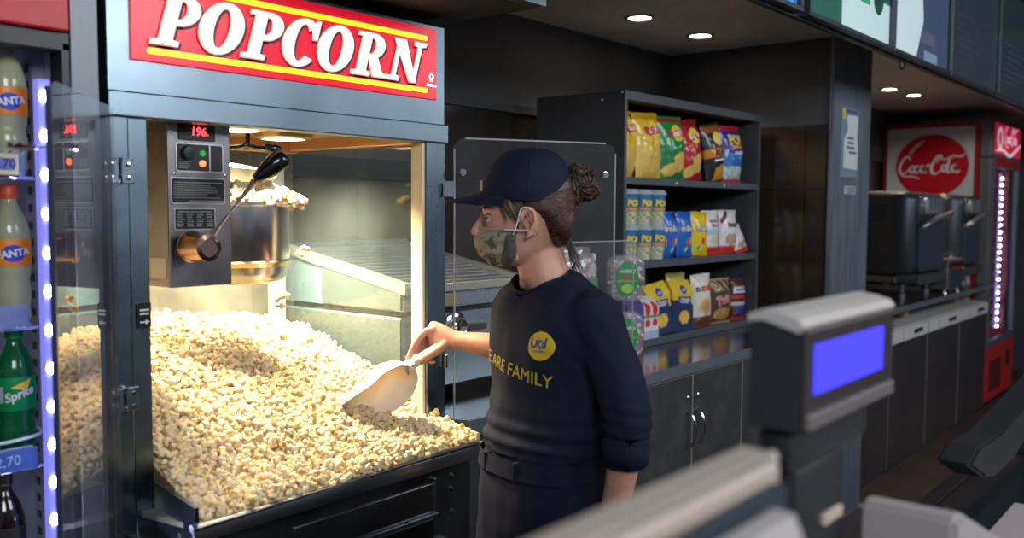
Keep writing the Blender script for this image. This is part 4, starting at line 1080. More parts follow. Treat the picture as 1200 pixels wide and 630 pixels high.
def ering(c, ax, bx_, a, b, n=28, p=2.2):
    """superellipse ring: centre c, axis vectors ax,bx_ with half sizes a,b"""
    c, ax, bx_ = Vector(c), Vector(ax), Vector(bx_); R = []
    for k in range(n):
        t = 2 * PI * k / n; ct, st = math.cos(t), math.sin(t)
        R.append(c + ax * (a * math.copysign(abs(ct) ** (2 / p), ct)) + bx_ * (b * math.copysign(abs(st) ** (2 / p), st)))
    return R
XA, YA = Vector((1, 0, 0)), Vector((0, 1, 0))
def chain(bm, pts, n=16):   # tapered capsule chain (x,y,z,r)
    P = [Vector(p[:3]) for p in pts]; Rr = [p[3] for p in pts]
    C = catmull([Vector((*p, r)) if False else Vector(p) for p in P], 5); k = len(P) - 1
    rad = []
    for i in range(len(C)):
        t = i / (len(C) - 1) * k; j = min(int(t), k - 1); rad.append(Rr[j] + (Rr[j + 1] - Rr[j]) * (t - j))
    d0 = (C[0] - C[1]).normalized(); d1 = (C[-1] - C[-2]).normalized(); r0, r1 = rad[0], rad[-1]
    C = [C[0] + d0 * r0 * .95, C[0] + d0 * r0 * .7] + C + [C[-1] + d1 * r1 * .7, C[-1] + d1 * r1 * .95]
    rad = [r0 * .3, r0 * .72] + rad + [r1 * .72, r1 * .3]
    tube(bm, C, rad, n)
    return bm
# --- head by horizontal slices (z, front x, back x, half width)
HEAD = [(1.607, -.070, -.020, .02), (1.602, -.092, .000, .040), (1.588, -.110, .024, .058), (1.565, -.122, .042, .070), (1.535, -.128, .050, .0755), (1.512, -.1295, .052, .077), (1.500, -.1285, .052, .077),
        (1.488, -.1235, .050, .0765), (1.478, -.122, .048, .0755), (1.465, -.1245, .044, .074), (1.450, -.1255, .038, .071), (1.437, -.1265, .030, .067), (1.424, -.1245, .018, .063), (1.412, -.1225, .000, .058), (1.402, -.121, -.018, .051), (1.393, -.114, -.035, .042), (1.387, -.102, -.050, .028)]
body = bmesh.new()
loft(body, [ering(((a + b) / 2, 0, z), XA, YA, (b - a) / 2, w, 32, 2.15) for z, a, b, w in HEAD])
# brow, nose, cheek, ears
loft(body, [ering((x, 0, z), XA, YA, a, b, 12, 2) for x, z, a, b in ((-.122, 1.492, .008, .008), (-.128, 1.480, .010, .009), (-.134, 1.468, .012, .011), (-.139, 1.457, .013, .014), (-.136, 1.449, .014, .015), (-.128, 1.445, .010, .010))])
for s in (-1, 1): loft(body, [ering((-.117, s * .034, z), XA, YA, a, .020, 12, 2) for z, a in ((1.503, .006), (1.499, .0095), (1.494, .009), (1.491, .005))])
for s in (-1, 1):
    chain(body, [(-.030, s * .0775, 1.452, .006), (-.036, s * .080, 1.456, .0065)], 8)
    # ear rim
    ring_ = [(-.040 + .0155 * math.cos(a) * (1.0 if math.sin(a) > -.2 else .7) + .004 * math.sin(a), s * (.0805 + .006 * (math.cos(a) > 0) * math.cos(a) + .002), 1.473 + .029 * math.sin(a)) for a in [math.radians(d) for d in range(-100, 200, 20)]]
    tube(body, ring_, .0042, 8)
    loft(body, [ering((-.034, s * yy, 1.472), XA, Vector((0, 0, 1)), a, b, 14, 2) for yy, a, b in ((.070, .012, .024), (.0775, .012, .024), (.080, .009, .020))])
# neck
loft(body, [ering((x, y, z), XA, YA, a, b, 24, 2) for x, y, z, a, b in ((-.018, 0, 1.450, .046, .046), (-.014, 0, 1.420, .047, .047), (-.008, 0, 1.395, .0500, .050), (-.001, .0, 1.368, .054, .055), (.010, .0, 1.340, .049, .058), (.014, 0, 1.315, .055, .085), (.015, 0, 1.28, .08, .11))])
chain(body, [(-.030, -.030, 1.425, .014), (-.040, -.018, 1.385, .012), (-.045, -.008, 1.350, .010)], 10)
FWD = Vector((-math.cos(math.radians(35)), -math.sin(math.radians(35)), 0)); LFT = Vector((-FWD.y, FWD.x, 0))
# trunk under the clothes, legs
loft(body, [ering((.012, 0, z), LFT, FWD, a, b, 24) for z, a, b in ((1.31, .12, .065), (1.27, .14, .08), (1.18, .135, .09), (1.08, .125, .085), (.98, .130, .085), (.88, .135, .09))])
for s in (-1, 1):
    c = Vector((.0, 0, 0)) + LFT * (.082 * s)
    loft(body, [ering((c.x + dx, c.y, z), LFT, FWD, a, a * 1.05, 18, 2) for z, a, dx in ((.92, .080, 0), (.80, .080, 0), (.62, .066, 0), (.46, .052, .0), (.34, .052, .01), (.20, .036, .015), (.10, .032, .015), (.07, .034, .012))])
# arms
LS, LE, LW = (.088, -.122, 1.300), (.146, -.130, 1.118), (.122, -.150, .930)
chain(body, [(*LS, .045), (.118, -.126, 1.21, .040), (*LE, .034), (.145, -.141, 1.05, .032), (.138, -.144, .99, .029), (*LW, .0225)])
RS, RE_, RW = (-.035, .135, 1.28), (.032, .200, 1.172), (-.202, .296, 1.194)
chain(body, [(*RS, .043), (-.03, .165, 1.235, .040), (*RE_, .036)])
chain(body, [(*RE_, .034), (-.05, .233, 1.179, .0345), (-.11, .257, 1.186, .030), (-.165, .281, 1.191, .0235), (*RW, .0205)])
# right hand gripping the scoop handle
def dirn(a, b): return (Vector(b) - Vector(a)).normalized()
W_ = Vector(RW); K0 = Vector((-.262, .318, 1.202))
ax_h = (K0 - W_).normalized()
loft(body, [ering(W_ + ax_h * t, Vector((0, 0, 1)), Vector((ax_h.y, -ax_h.x, 0)), a, b, 14, 2.4) for t, a, b in ((-.012, .020, .021), (.008, .024, .020), (.030, .032, .018), (.052, .036, .016), (.064, .032, .013))])
# fingers: index along the handle, three curled around it, thumb closing on the near side
chain(body, [(-.250, .305, 1.2180, .0105), (-.275, .303, 1.2080, .0095), (-.293, .300, 1.1860, .0088), (-.305, .299, 1.1620, .0078), (-.310, .300, 1.1490, .0068)], 10)
chain(body, [(-.254, .320, 1.2110, .0105), (-.281, .322, 1.1980, .0096), (-.292, .318, 1.1720, .0088), (-.284, .303, 1.1520, .0080), (-.272, .292, 1.1490, .007)], 10)
chain(body, [(-.250, .334, 1.2010, .0100), (-.275, .337, 1.1890, .0092), (-.285, .330, 1.1660, .0086), (-.276, .312, 1.1460, .0078), (-.264, .300, 1.1440, .007)], 10)
chain(body, [(-.243, .345, 1.1880, .0090), (-.262, .348, 1.1760, .0083), (-.270, .340, 1.1560, .0078), (-.262, .325, 1.1400, .007), (-.253, .313, 1.1390, .0062)], 10)
chain(body, [(-.222, .290, 1.1840, .0125), (-.243, .278, 1.1700, .0115), (-.266, .280, 1.1560, .0098), (-.283, .288, 1.1440, .0085), (-.291, .292, 1.1360, .0070)], 10)
# left hand, relaxed at her side
w = Vector(LW); dn = Vector((-.10, -.05, -1)).normalized()
loft(body, [ering(w + dn * t, Vector((.75, -.65, 0)), Vector((.65, .75, 0)), a, b, 14, 2.4) for t, a, b in ((-.01, .021, .018), (.02, .028, .017), (.05, .037, .015), (.085, .038, .013), (.092, .034, .010))])
for i, (o_, L_, cu) in enumerate(((.028, .070, .012), (.010, .078, .016), (-.009, .072, .020), (-.027, .056, .022))):
    b0 = w + dn * .082 + Vector((.75, -.65, 0)) * -o_
    chain(body, [(*b0, .0092), (*(b0 + dn * L_ * .45 + Vector((-.004, -.002, 0))), .0086), (*(b0 + dn * L_ * .8 + Vector((-cu * .8, -cu * .5, 0))), .0078), (*(b0 + dn * L_ * .98 + Vector((-cu * 1.5, -cu, 0))), .0066)], 10)
chain(body, [(*(w + dn * .02 + Vector((-.016, .010, 0))), .0125), (*(w + dn * .05 + Vector((-.036, .020, 0))), .0105), (*(w + dn * .080 + Vector((-.043, .018, 0))), .0085), (*(w + dn * .098 + Vector((-.042, .012, 0))), .0070)], 10)
skin = mat('skin', (.66, .36, .25), .45, sss=.18, spec=.4, var=((.60, .28, .19), 14, .35, .75), bump=(500, .12))
bb = remeshed(body, .0034, 5, .5)
bo = obj('body', bb, skin, PE, local=True, smooth=180)
# nails on the visible hand
b = bmesh.new()
for p, d in (((-.3135, .2955, 1.151), (-.2, -.7, -.1)), ((-.293, .2845, 1.138), (-.3, -1, .2))):
    q = bmesh.new(); bmesh.ops.create_icosphere(q, subdivisions=2, radius=1); xform(q, T(*p) @ Vector(d).to_track_quat('Z', 'Y').to_matrix().to_4x4() @ Matrix.Diagonal((.0042, .0055, .0012, 1))); join(b, q)
obj('fingernails', b, mat('nail', (.75, .48, .38), .25), bo, local=True, smooth=60)
# eyes, lids lowered towards the popcorn
for s in (-1, 1):
    c = Vector((-.1105, s * .031, 1.4815))
    q = bmesh.new(); bmesh.ops.create_uvsphere(q, u_segments=20, v_segments=12, radius=.0113, matrix=T(*c)); e = obj('eye', q, mat('eye_white', (.45, .40, .37), .25), bo, local=True, smooth=60)
    q = bmesh.new(); bmesh.ops.create_uvsphere(q, u_segments=16, v_segments=10, radius=.0060, matrix=T(*(c + Vector((-.0066, -s * .0, -.0022))))); obj('iris', q, mat('iris_brown', (.04, .02, .012), .15), e, local=True, smooth=60)
    for up in (1, -1):
        lid = bmesh.new(); bmesh.ops.create_uvsphere(lid, u_segments=32, v_segments=24, radius=.0124)
        kill = [v for v in lid.verts if (v.co.z < (.0006 + .0018 * abs(v.co.y) / .012) if up > 0 else v.co.z > -.0048)]
        bmesh.ops.delete(lid, geom=kill, context='VERTS'); xform(lid, T(*c)); obj('eyelid', lid, skin, e, local=True, smooth=180)
    la = bmesh.new(); tube(la, [(c.x - .0127 * math.cos(t) - .0006, c.y + .0127 * math.sin(t), c.z + .0006 + .0012 * abs(math.sin(t))) for t in [math.radians(k) for k in range(-75, 76, 10)]], .0010, 6)
    for k in range(-60, 61, 12):
        t = math.radians(k); p0 = Vector((c.x - .0128 * math.cos(t), c.y + .0128 * math.sin(t), c.z + .0008)); tube(la, [p0, p0 + Vector((-.004 * math.cos(t), .004 * math.sin(t), -.0012)), p0 + Vector((-.0065 * math.cos(t), .0065 * math.sin(t), -.0005))], [.0005, .0004, .0002], 5)
    obj('lashes', la, mat('lash_dark', (.02, .01, .008), .6), e, local=True)
    br = bmesh.new(); tube(br, [(-.1300, s * .014, 1.4975), (-.1290, s * .026, 1.5020), (-.1225, s * .040, 1.5030), (-.111, s * .051, 1.4985)], [.0014, .0024, .0022, .0010], 8)
    obj('eyebrow', br, mat('brow_brown', (.06, .028, .015), .7), bo, local=True, smooth=60)

# --- hair
HR = random.Random(12)
hair_m = mat('hair_brown', (.040, .018, .011), .38, var=((.085, .038, .020), 60, .4, .7), bump=(220, .5), spec=.6)
h = bmesh.new()
HRING = [(1.572, -.045, .048, .056, 2.2), (1.556, -.055, .055, .066, 2.2), (1.542, -.070, .0575, .073, 2.2), (1.530, -.078, .0585, .078, 2.2), (1.518, -.082, .056, .0825, 2.4), (1.506, -.076, .0585, .084, 2.6), (1.495, -.038, .0585, .084, 3), (1.480, -.018, .058, .083, 2.8), (1.465, -.010, .056, .080, 2.6), (1.450, -.004, .052, .072, 2.4), (1.438, .004, .047, .060, 2.2), (1.428, .014, .040, .040, 2.)]
loft(h, [ering(((a + b) / 2, 0, z), XA, YA, (b - a) / 2, w, 40, p_) for z, a, b, w, p_ in HRING])
def hair_y(x, z):
    for r0, r1 in zip(HRING, HRING[1:]):
        if r1[0] <= z <= r0[0]:
            t = (r0[0] - z) / (r0[0] - r1[0]); a, b, w, p_ = [r0[i] + (r1[i] - r0[i]) * t for i in (1, 2, 3, 4)]
            q = abs((x - (a + b) / 2) / ((b - a) / 2))
            return w * (1 - q ** p_) ** (1 / p_) if q < 1 else 0
    return .0
# temple hair in front of the ear
for s in (-1, 1): chain(h, [(-.078, s * .0690, 1.520, .011), (-.070, s * .0725, 1.500, .010), (-.060, s * .0755, 1.482, .0065), (-.056, s * .0765, 1.462, .003)], 10)
hb = remeshed(h, .005, 3)
ho = obj('hair', hb, hair_m, PE, local=True, smooth=180)
# combed strands over the hair mass towards the bun, and loose wisps
st = bmesh.new()
BUN = Vector((.066, 0, 1.552))
def onhair(x0, z, s, t):   # from ear/nape up to bun root
    pass
for _ in range(520):
    s = -1 if HR.random() < .75 else 1; t = HR.random()
    z0 = 1.434 + .080 * t + HR.uniform(-.006, .006); x0 = (.012 if t < .3 else -.010 if t < .6 else -.060) + HR.uniform(-.012, .02)
    if t >= .6: z0 = 1.503 + HR.random() * .014
    z1 = 1.512 + HR.uniform(-.022, .035); pts = []
    for k in range(9):
        u_ = k / 8; x = x0 + (.0565 - x0) * u_; z = z0 + (z1 - z0) * u_ ** 1.3 - .010 * math.sin(PI * u_) * (1 - t)
        pts.append((x, s * (hair_y(x, z) + HR.uniform(-.001, .0012)), z))
    tube(st, pts, .0010 + .0008 * HR.random(), 4, cap=False)
for s in (-1, 1):
    for _ in range(70):   # temple hair swept back towards the ear
        x0 = -.097 + .040 * HR.random(); z0 = 1.522 + HR.uniform(-.004, .004); dx = HR.uniform(.012, .032); L_ = HR.uniform(.022, .050)
        def hy(x, z): return s * (.0768 * max(.01, 1 - (abs(x + .039) / .0905) ** 2.15) ** (1 / 2.15) + .0018 + HR.random() * .0006)
        tube(st, [(x0 + dx * k / 5, hy(x0 + dx * k / 5, 0), z0 - L_ * (k / 5) ** .8) for k in range(6)], [.0009, .0009, .0008, .0007, .0005, .0003], 4, cap=False)
for _ in range(20):   # wisps at the nape, falling behind
    x0, y0, z0 = .040 + HR.uniform(-.010, .008), HR.uniform(-.045, .0), 1.452 + HR.uniform(-.006, .01); L_ = HR.uniform(.045, .085); sw = HR.uniform(.0, .016)
    tube(st, catmull([(x0, y0, z0), (x0 + .006 + sw * .2, y0 - .004, z0 - L_ * .4), (x0 + .008 + sw * .6, y0 - .006, z0 - L_ * .75), (x0 + .012 + sw, y0 - .004, z0 - L_)], 3), [.0009] * 10, 4, cap=False)
for _ in range(4):   # flyaways by the ear and temple
    x0, z0 = -.06 + HR.uniform(-.015, .02), 1.50 + HR.uniform(-.01, .01)
    tube(st, catmull([(x0, -.080, z0), (x0 + .012, -.086, z0 - .02), (x0 + .02 + HR.uniform(-.01, .01), -.084, z0 - .045)], 3), [.0006] * 7, 4, cap=False)
obj('strands', st, hair_m, ho, local=True, smooth=180)
bn = bmesh.new()
LOB = [(BUN, Vector((.026, .030, .032))), (BUN + Vector((.014, -.006, -.012)), Vector((.024, .026, .020))), (BUN + Vector((-.004, -.004, .022)), Vector((.020, .024, .016))), (Vector((.050, 0, 1.535)), Vector((.022, .034, .040)))]
for c, q_ in LOB: bmesh.ops.create_icosphere(bn, subdivisions=3, radius=1, matrix=T(*c) @ Matrix.Diagonal((*q_, 1)))
for v in bn.verts: v.co += (v.co - BUN).normalized() * .004 * noise.noise(v.co * 60)
for i in range(420):   # strands coiling over the lobes
    c, q_ = LOB[min(3, int(HR.random() * 4))]
    n1 = (Vector((HR.gauss(0, .35), -1.0, HR.gauss(0, .35))) if HR.random() < .6 else Vector((HR.gauss(0, 1), HR.gauss(0, 1), HR.gauss(0, 1)))).normalized(); e1, e2 = frame_of(n1)
    a0 = HR.random() * 2 * PI; al = HR.uniform(1.2, 2.8); h_ = HR.uniform(-.2, .95); rr_ = math.sqrt(max(.02, 1 - h_ * h_)); lift = HR.uniform(1.0, 1.12)
    pts = []
    for k in range(10):
        d = (e1 * math.cos(a0 + al * k / 9) + e2 * math.sin(a0 + al * k / 9)) * rr_ + n1 * h_
        pts.append(c + Vector((d.x * q_.x, d.y * q_.y, d.z * q_.z)) * (lift + .05 * math.sin(k * 1.3 + i)))
    tube(bn, pts, [.0005 + .0011 * math.sin(PI * (k + .5) / 10) for k in range(10)], 5, cap=False)
for _ in range(26):   # loose loops and ends
    d = Vector((HR.uniform(-.2, 1), HR.uniform(-1, .4), HR.uniform(-.6, 1))).normalized(); p0 = BUN + d * .024; e1, _e = frame_of(d); k_ = HR.uniform(-1, 1)
    tube(bn, catmull([p0, p0 + d * .012 + e1 * .008 * k_, p0 + d * .014 + e1 * .022 * k_, p0 + d * .004 + e1 * .030 * k_], 3), [.0011] * 10, 5, cap=False)
obj('bun', bn, hair_m, ho, local=True, smooth=180)

# --- cap
navy = mat('cap_navy', (.006, .010, .028), .75, bump=(900, .25), spec=.3)
CR = [(1.516, -.131, .0535, .0870), (1.520, -.1325, .0545, .0880), (1.535, -.1325, .0555, .0885), (1.557, -.1275, .0540, .0865), (1.580, -.1165, .0475, .0805), (1.600, -.101, .036, .069), (1.613, -.082, .020, .052), (1.619, -.062, .004, .033), (1.6215, -.046, -.014, .014)]
cpb = bmesh.new(); loft(cpb, [ering(((a + b) / 2, 0, z + (.0)), XA, YA, (b - a) / 2, w, 40, 2.05) for z, a, b, w in CR])
# tilt: the sweatband drops a little towards the back and front
for v in cpb.verts: v.co.z -= .008 * (v.co.x + .04) / .09 * (1 if v.co.z < 1.54 else .3)
cp = obj('cap', cpb, navy, PE, local=True, smooth=60)
seam = bmesh.new()
for ang in (0, 60, 120, 180, 240, 300):
    pts = []
    for z, a, b, w in CR[1:]:
        t = math.radians(ang + 30); pts.append(((a + b) / 2 + (b - a) / 2 * math.cos(t) * 1.004, w * math.sin(t) * 1.004, z + .0005 - .008 * (((a + b) / 2 + (b - a) / 2 * math.cos(t)) + .04) / .09 * (1 if z < 1.54 else .3)))
    tube(seam, pts, .0009, 6)
bmesh.ops.create_uvsphere(seam, u_segments=14, v_segments=8, radius=.006, matrix=T(-.028, 0, 1.6215) @ Matrix.Diagonal((1, 1, .5, 1)))
obj('seams', seam, mat('cap_seam', (.006, .012, .04), .8), cp, local=True)
bl = bmesh.new(); rows = []
for i in range(9):
    v_ = i / 8; row = []
    for j in range(21):
        s = -1 + 2 * j / 20; a = s * math.radians(64)
        ex = .068 * (math.cos(s * PI / 2) ** .55 if abs(s) < 1 else 0)
        x = -.047 - .086 * math.cos(a) - ex * v_; y = .0855 * math.sin(a) * (1 - .04 * v_)
        z = 1.531 - .014 * v_ - .004 * (s * s) - .004 * v_ * s * s
        row.append((x, y, z))
    rows.append(row)
top = [[bl.verts.new(p) for p in r_] for r_ in rows]; bot = [[bl.verts.new((p[0], p[1], p[2] - .0045)) for p in r_] for r_ in rows]
for G_ in (top, bot):
    for a, c in zip(G_, G_[1:]):
        for k in range(20): bl.faces.new((a[k], a[k + 1], c[k + 1], c[k]))
for k in range(20): bl.faces.new((top[-1][k], top[-1][k + 1], bot[-1][k + 1], bot[-1][k])); bl.faces.new((top[0][k], top[0][k + 1], bot[0][k + 1], bot[0][k]))
for i in range(8):
    for k in (0, 20): bl.faces.new((top[i][k], top[i + 1][k], bot[i + 1][k], bot[i][k]))
bmesh.ops.remove_doubles(bl, verts=bl.verts, dist=1e-5)
obj('brim', bl, navy, cp, local=True, smooth=50)
tb = bmesh.new(); box(tb, -.131, -.0665, 1.535, -.126, -.060, 1.555); obj('side_tab', tb, mat('tab_olive', (.25, .24, .12), .6), cp, local=True)

# --- face mask
mk_m = mat('mask_camo', (.34, .31, .22), .85, var=((.11, .10, .085), 22, .50, .56), bump=(700, .3))
ms = bmesh.new(); rows = []
nS, nT = 36, 18
for j in range(nT + 1):
    t = j / nT; row = []
    z = 1.4645 - t * .077
    for i in range(nS + 1):
        s = -1 + 2 * i / nS; a = s * math.radians(80)
        prof_ = .089 + .010 * math.sin(PI * min(1, t * 1.15)) - .020 * max(0, t - .72) / .28
        wid = .0765 - .014 * t
        x = -.042 - prof_ * (math.cos(a) ** .85) - (.006 * math.exp(-(s / .16) ** 2) * (1 - t)); y = wid * math.sin(a)
        dz = -.004 * s * s * (1 - t) + .014 * s * s * t + (.004 * math.exp(-(s / .2) ** 2) * (1 - t))
        fold = .0035 * math.sin(t * 17 + 3 * abs(s)) * math.exp(-((abs(s) - .62) / .35) ** 2) + .0035 * noise.noise(Vector((s * 3, t * 4, 2)))
        n_ = Vector((-math.cos(a), math.sin(a), 0)) * fold
        row.append(Vector((x, y, z + dz)) + n_)
    rows.append(row)
g1 = [[ms.verts.new(p) for p in r_] for r_ in rows]; g2 = [[ms.verts.new(p + Vector((.003, 0, 0)) + Vector((0, -.0 if p.y > 0 else 0, 0))) for p in r_] for r_ in rows]
for G_ in (g1, g2):
    for a, c in zip(G_, G_[1:]):
        for k in range(nS): ms.faces.new((a[k], a[k + 1], c[k + 1], c[k]))
for a in (0, nT):
    for k in range(nS): ms.faces.new((g1[a][k], g1[a][k + 1], g2[a][k + 1], g2[a][k]))
for i in range(nT):
    for k in (0, nS): ms.faces.new((g1[i][k], g1[i + 1][k], g2[i + 1][k], g2[i][k]))
mk = obj('face_mask', ms, mk_m, PE, local=True, smooth=180)
dk = bmesh.new(); chain(dk, [(-.078, -.0745, 1.446, .004), (-.072, -.0735, 1.430, .012), (-.074, -.068, 1.412, .014), (-.082, -.060, 1.398, .008)], 12)
for v in dk.verts: v.co.y = -.060 + (v.co.y + .060) * .75
obj('gathered_side', dk, mat('mask_dark', (.07, .065, .06), .8, bump=(300, .5)), mk, local=True, smooth=180)
for s in (-1, 1):
    q = bmesh.new()
    tube(q, catmull([(-.088, s * .0735, 1.4605), (-.065, s * .081, 1.4598), (-.036, s * .0865, 1.459)], 4), .0014, 6)
    tube(q, catmull([(-.068, s * .0755, 1.447), (-.058, s * .083, 1.475), (-.052, s * .0865, 1.4995), (-.040, s * .088, 1.503), (-.030, s * .086, 1.497)], 4), .0014, 6)
    obj('ear_loop', q, mat('loop_white', (.75, .72, .72), .6), mk, local=True, smooth=180)

# --- shirt
cloth = mat('shirt_navy', (.010, .012, .030), .85, bump=(1200, .35), spec=.25, var=((.014, .017, .038), 5, .4, .7))
sh = bmesh.new()
TOR = [(1.015, -.002, .0, .145, .106), (1.05, -.002, 0, .144, .102), (1.09, .002, 0, .137, .096), (1.14, .008, 0, .136, .098), (1.19, .013, 0, .145, .107), (1.235, .017, 0, .154, .112), (1.275, .018, 0, .160, .106), (1.305, .014, .0, .158, .096), (1.330, .014, 0, .138, .082), (1.350, .012, 0, .105, .070), (1.366, .010, 0, .074, .064), (1.376, .010, 0, .058, .058)]
loft(sh, [ering((cx_, cy_, z), LFT, FWD, a, b, 36, 2.25) for z, cx_, cy_, a, b in TOR])
chain(sh, [(*LS, .051), (.116, -.127, 1.22, .050), (.147, -.131, 1.125, .0485), (.150, -.137, 1.08, .046), (.147, -.140, 1.060, .045)], 20)
chain(sh, [(*RS, .054), (-.03, .165, 1.235, .050), (*RE_, .046), (-.02, .222, 1.176, .041)], 20)
sb = remeshed(sh, .0052, 5, .5)
def fold_disp(v):
    p = v
    d = .0030 * noise.noise(p * 11 + Vector((3, 1, 7))) + .0022 * noise.noise(Vector((p.x * 26, p.y * 26, p.z * 9)))
    d += .0045 * math.exp(-((p.z - 1.05) / .035) ** 2) * math.sin(p.z * 190 + p.x * 14 + p.y * 9) * .55       # bunched above the waist
    d += .0022 * math.exp(-((p - Vector((.150, -.131, 1.10))).length / .05) ** 2) * math.sin(p.z * 240 + p.x * 40)   # elbow rucks
    d += .0030 * math.exp(-((p - Vector((.075, -.10, 1.24))).length / .06) ** 2) * math.sin((p.x * .8 + p.z * .6) * 170)
    return d
sb.normal_update()
for v in sb.verts: v.co += v.normal * fold_disp(v.co) * 1.7
# open the neckline: cut below a tilted plane round the neck
pn = Vector((-.010, .0, 1.353)); nn = Vector((-.46, -.06, 1)).normalized()
kill = [v for v in sb.verts if (v.co - pn).dot(nn) > 0 and (Vector((v.co.x - .010, v.co.y)).length < .078)]
bmesh.ops.delete(sb, geom=kill, context='VERTS')
# hem and cuff openings
kill = [v for v in sb.verts if v.co.z < 1.012 ]
bmesh.ops.delete(sb, geom=kill, context='VERTS')
so = obj('shirt', sb, cloth, PE, local=True, smooth=180)
tr_ = BVHTree.FromPolygons([v.co.copy() for v in so.data.vertices], [tuple(p.vertices) for p in so.data.polygons])
# neckline ribbing follows the cut edge
edge_pts = []
for k in range(48):
    a = 2 * PI * k / 48; d = Vector((math.cos(a), math.sin(a), 0)); best = None
    for q in so.data.vertices:
        w_ = Vector((q.co.x - .008, q.co.y, 0))
        if q.co.z > 1.31 and w_.length < .085 and w_.length > 1e-4 and w_.normalized().dot(d) > .985:
            val = (q.co - pn).dot(nn)
            if best is None or val > best[0]: best = (val, q.co.copy())
    if best: edge_pts.append(best[1])
if len(edge_pts) > 20:
    for _ in range(3): edge_pts = [(edge_pts[i - 1] + edge_pts[i] * 2 + edge_pts[(i + 1) % len(edge_pts)]) / 4 for i in range(len(edge_pts))]
    q = bmesh.new(); tube(q, edge_pts + edge_pts[:2], .0042, 8, cap=False); obj('collar_rib', q, cloth, so, local=True, smooth=180)
q = bmesh.new(); tube(q, [(.1495, -.1375, 1.078), (.149, -.138, 1.060), (.148, -.140, 1.040), (.147, -.141, 1.024), (.1465, -.1415, 1.019), (.147, -.141, 1.026)], [.0455, .0462, .0450, .0425, .039, .035], 28, cap=False); obj('cuff', q, cloth, so, local=True, smooth=180)
chest_c = Vector((.012, 0, 0)) + FWD * .2
def printed(name, bm, s0, z0, m, off=.0022, L=.006, rot=0.):
    """project flat artwork (facing -y) along the chest direction onto the cloth"""
    subdiv(bm, L); xform(bm, Ry(rot))
    inv = so.matrix_basis
    for v in bm.verts:
        s = v.co.x + s0; z = v.co.z + z0; o = Vector((.012, 0, z)) + LFT * s + FWD * .35
        hit = tr_.ray_cast(o, -FWD)
        if hit[0] is not None: v.co = hit[0] + FWD * (off - v.co.y)
        else: v.co = Vector((.012, 0, z)) + LFT * s
    for f in [f for f in bm.faces if max((a.co - b_.co).length for a in f.verts for b_ in f.verts) > .03]: bm.faces.remove(f)
    return obj(name, bm, m, so, local=True)
yel = mat('print_mustard', (.62, .46, .03), .75)
printed('chest_lettering', text('WE ARE FAMILY', .036, 0, 0, width=.225), -.006, 1.191, yel, rot=.17)
printed('chest_badge', prism(bmesh.new(), [(.0265 * math.cos(t) * (1 + .05 * math.cos(3 * t)), .0275 * math.sin(t) * (1 + .06 * math.sin(2 * t))) for t in [2 * PI * k / 36 for k in range(36)]], -.0005, 0), .090, 1.243, mat('badge_yellow', (.75, .52, .02), .7))
lg = bmesh.new(); Wd = .0042
ribbon(lg, [(-.018, .012), (-.019, .0), (-.015, -.005), (-.009, -.003), (-.007, .004), (-.0065, .009)], Wd, -.0004, .0)
ribbon(lg, [(.006, .006), (.001, .007), (-.003, .001), (-.001, -.005), (.005, -.0055)], Wd, -.0004, .0)
ribbon(lg, [(.016, .014), (.0145, .004), (.013, -.006)], Wd, -.0004, .0); ribbon(lg, [(.012, .005), (.008, .003), (.008, -.004), (.012, -.004)], Wd * .8, -.0004, .0)
for v in lg.verts: v.co.x *= .9
printed('badge_logo', lg, .090, 1.246, mat('logo_blue', (.05, .08, .35), .6), .0042, .004)
printed('badge_small_print', text('CINEMAS', .0065, 0, .0001), .089, 1.2325, mat('logo_blue'), .0042, .004)

# --- trousers and shoes
tr2 = bmesh.new()
loft(tr2, [ering((cx_, 0, z), LFT, FWD, a, b, 32, 2.3) for z, cx_, a, b in ((1.046, -.002, .134, .096), (1.02, -.002, .140, .102), (.98, -.001, .150, .110), (.93, .0, .158, .116), (.87, .001, .162, .117), (.82, 0.002, .160, .112), (.78, 0.002, .145, .10))])
for s in (-1, 1):
    c = LFT * (.086 * s)
    loft(tr2, [ering((c.x + dx, c.y, z), LFT, FWD, a, a * 1.1, 22, 2) for z, a, dx in ((.87, .083, 0), (.78, .090, 0), (.62, .078, 0), (.46, .066, .0), (.30, .064, .008), (.16, .062, .012), (.085, .063, .012))])
tb_ = remeshed(tr2, .007, 5, .5); tb_.normal_update()
for v in tb_.verts:
    p = v.co; v.co += v.normal * (.004 * noise.noise(p * 9) + .003 * noise.noise(Vector((p.x * 22, p.y * 22, p.z * 7))) + .003 * math.exp(-((p.z - 1.0) / .03) ** 2) * math.sin(p.z * 210))
to = obj('trousers', tb_, mat('trousers_navy', (.009, .011, .027), .85, bump=(900, .3), spec=.25), PE, local=True, smooth=180)
q = bmesh.new()
wbr = [ering((-.004, 0, z), LFT, FWD, a, b, 40, 2.3) for z, a, b in ((.978, .153, .113), (1.012, .1465, .1085))]
loft(q, wbr, cap=False); wbo = obj('waistband', q, mat('trousers_navy'), to, local=True, smooth=60)
q = bmesh.new()
for dg_ in (-60, -20, 20, 75, 120, 200):
    t = math.radians(dg_); c = Vector((-.004, 0, 0)) + LFT * (.148 * math.sin(t)) + FWD * (.109 * math.cos(t)); box(q, c.x - .006, c.y - .006, .974, c.x + .006, c.y + .006, 1.013, .002)
obj('belt_loops', q, mat('trousers_navy'), wbo, local=True)
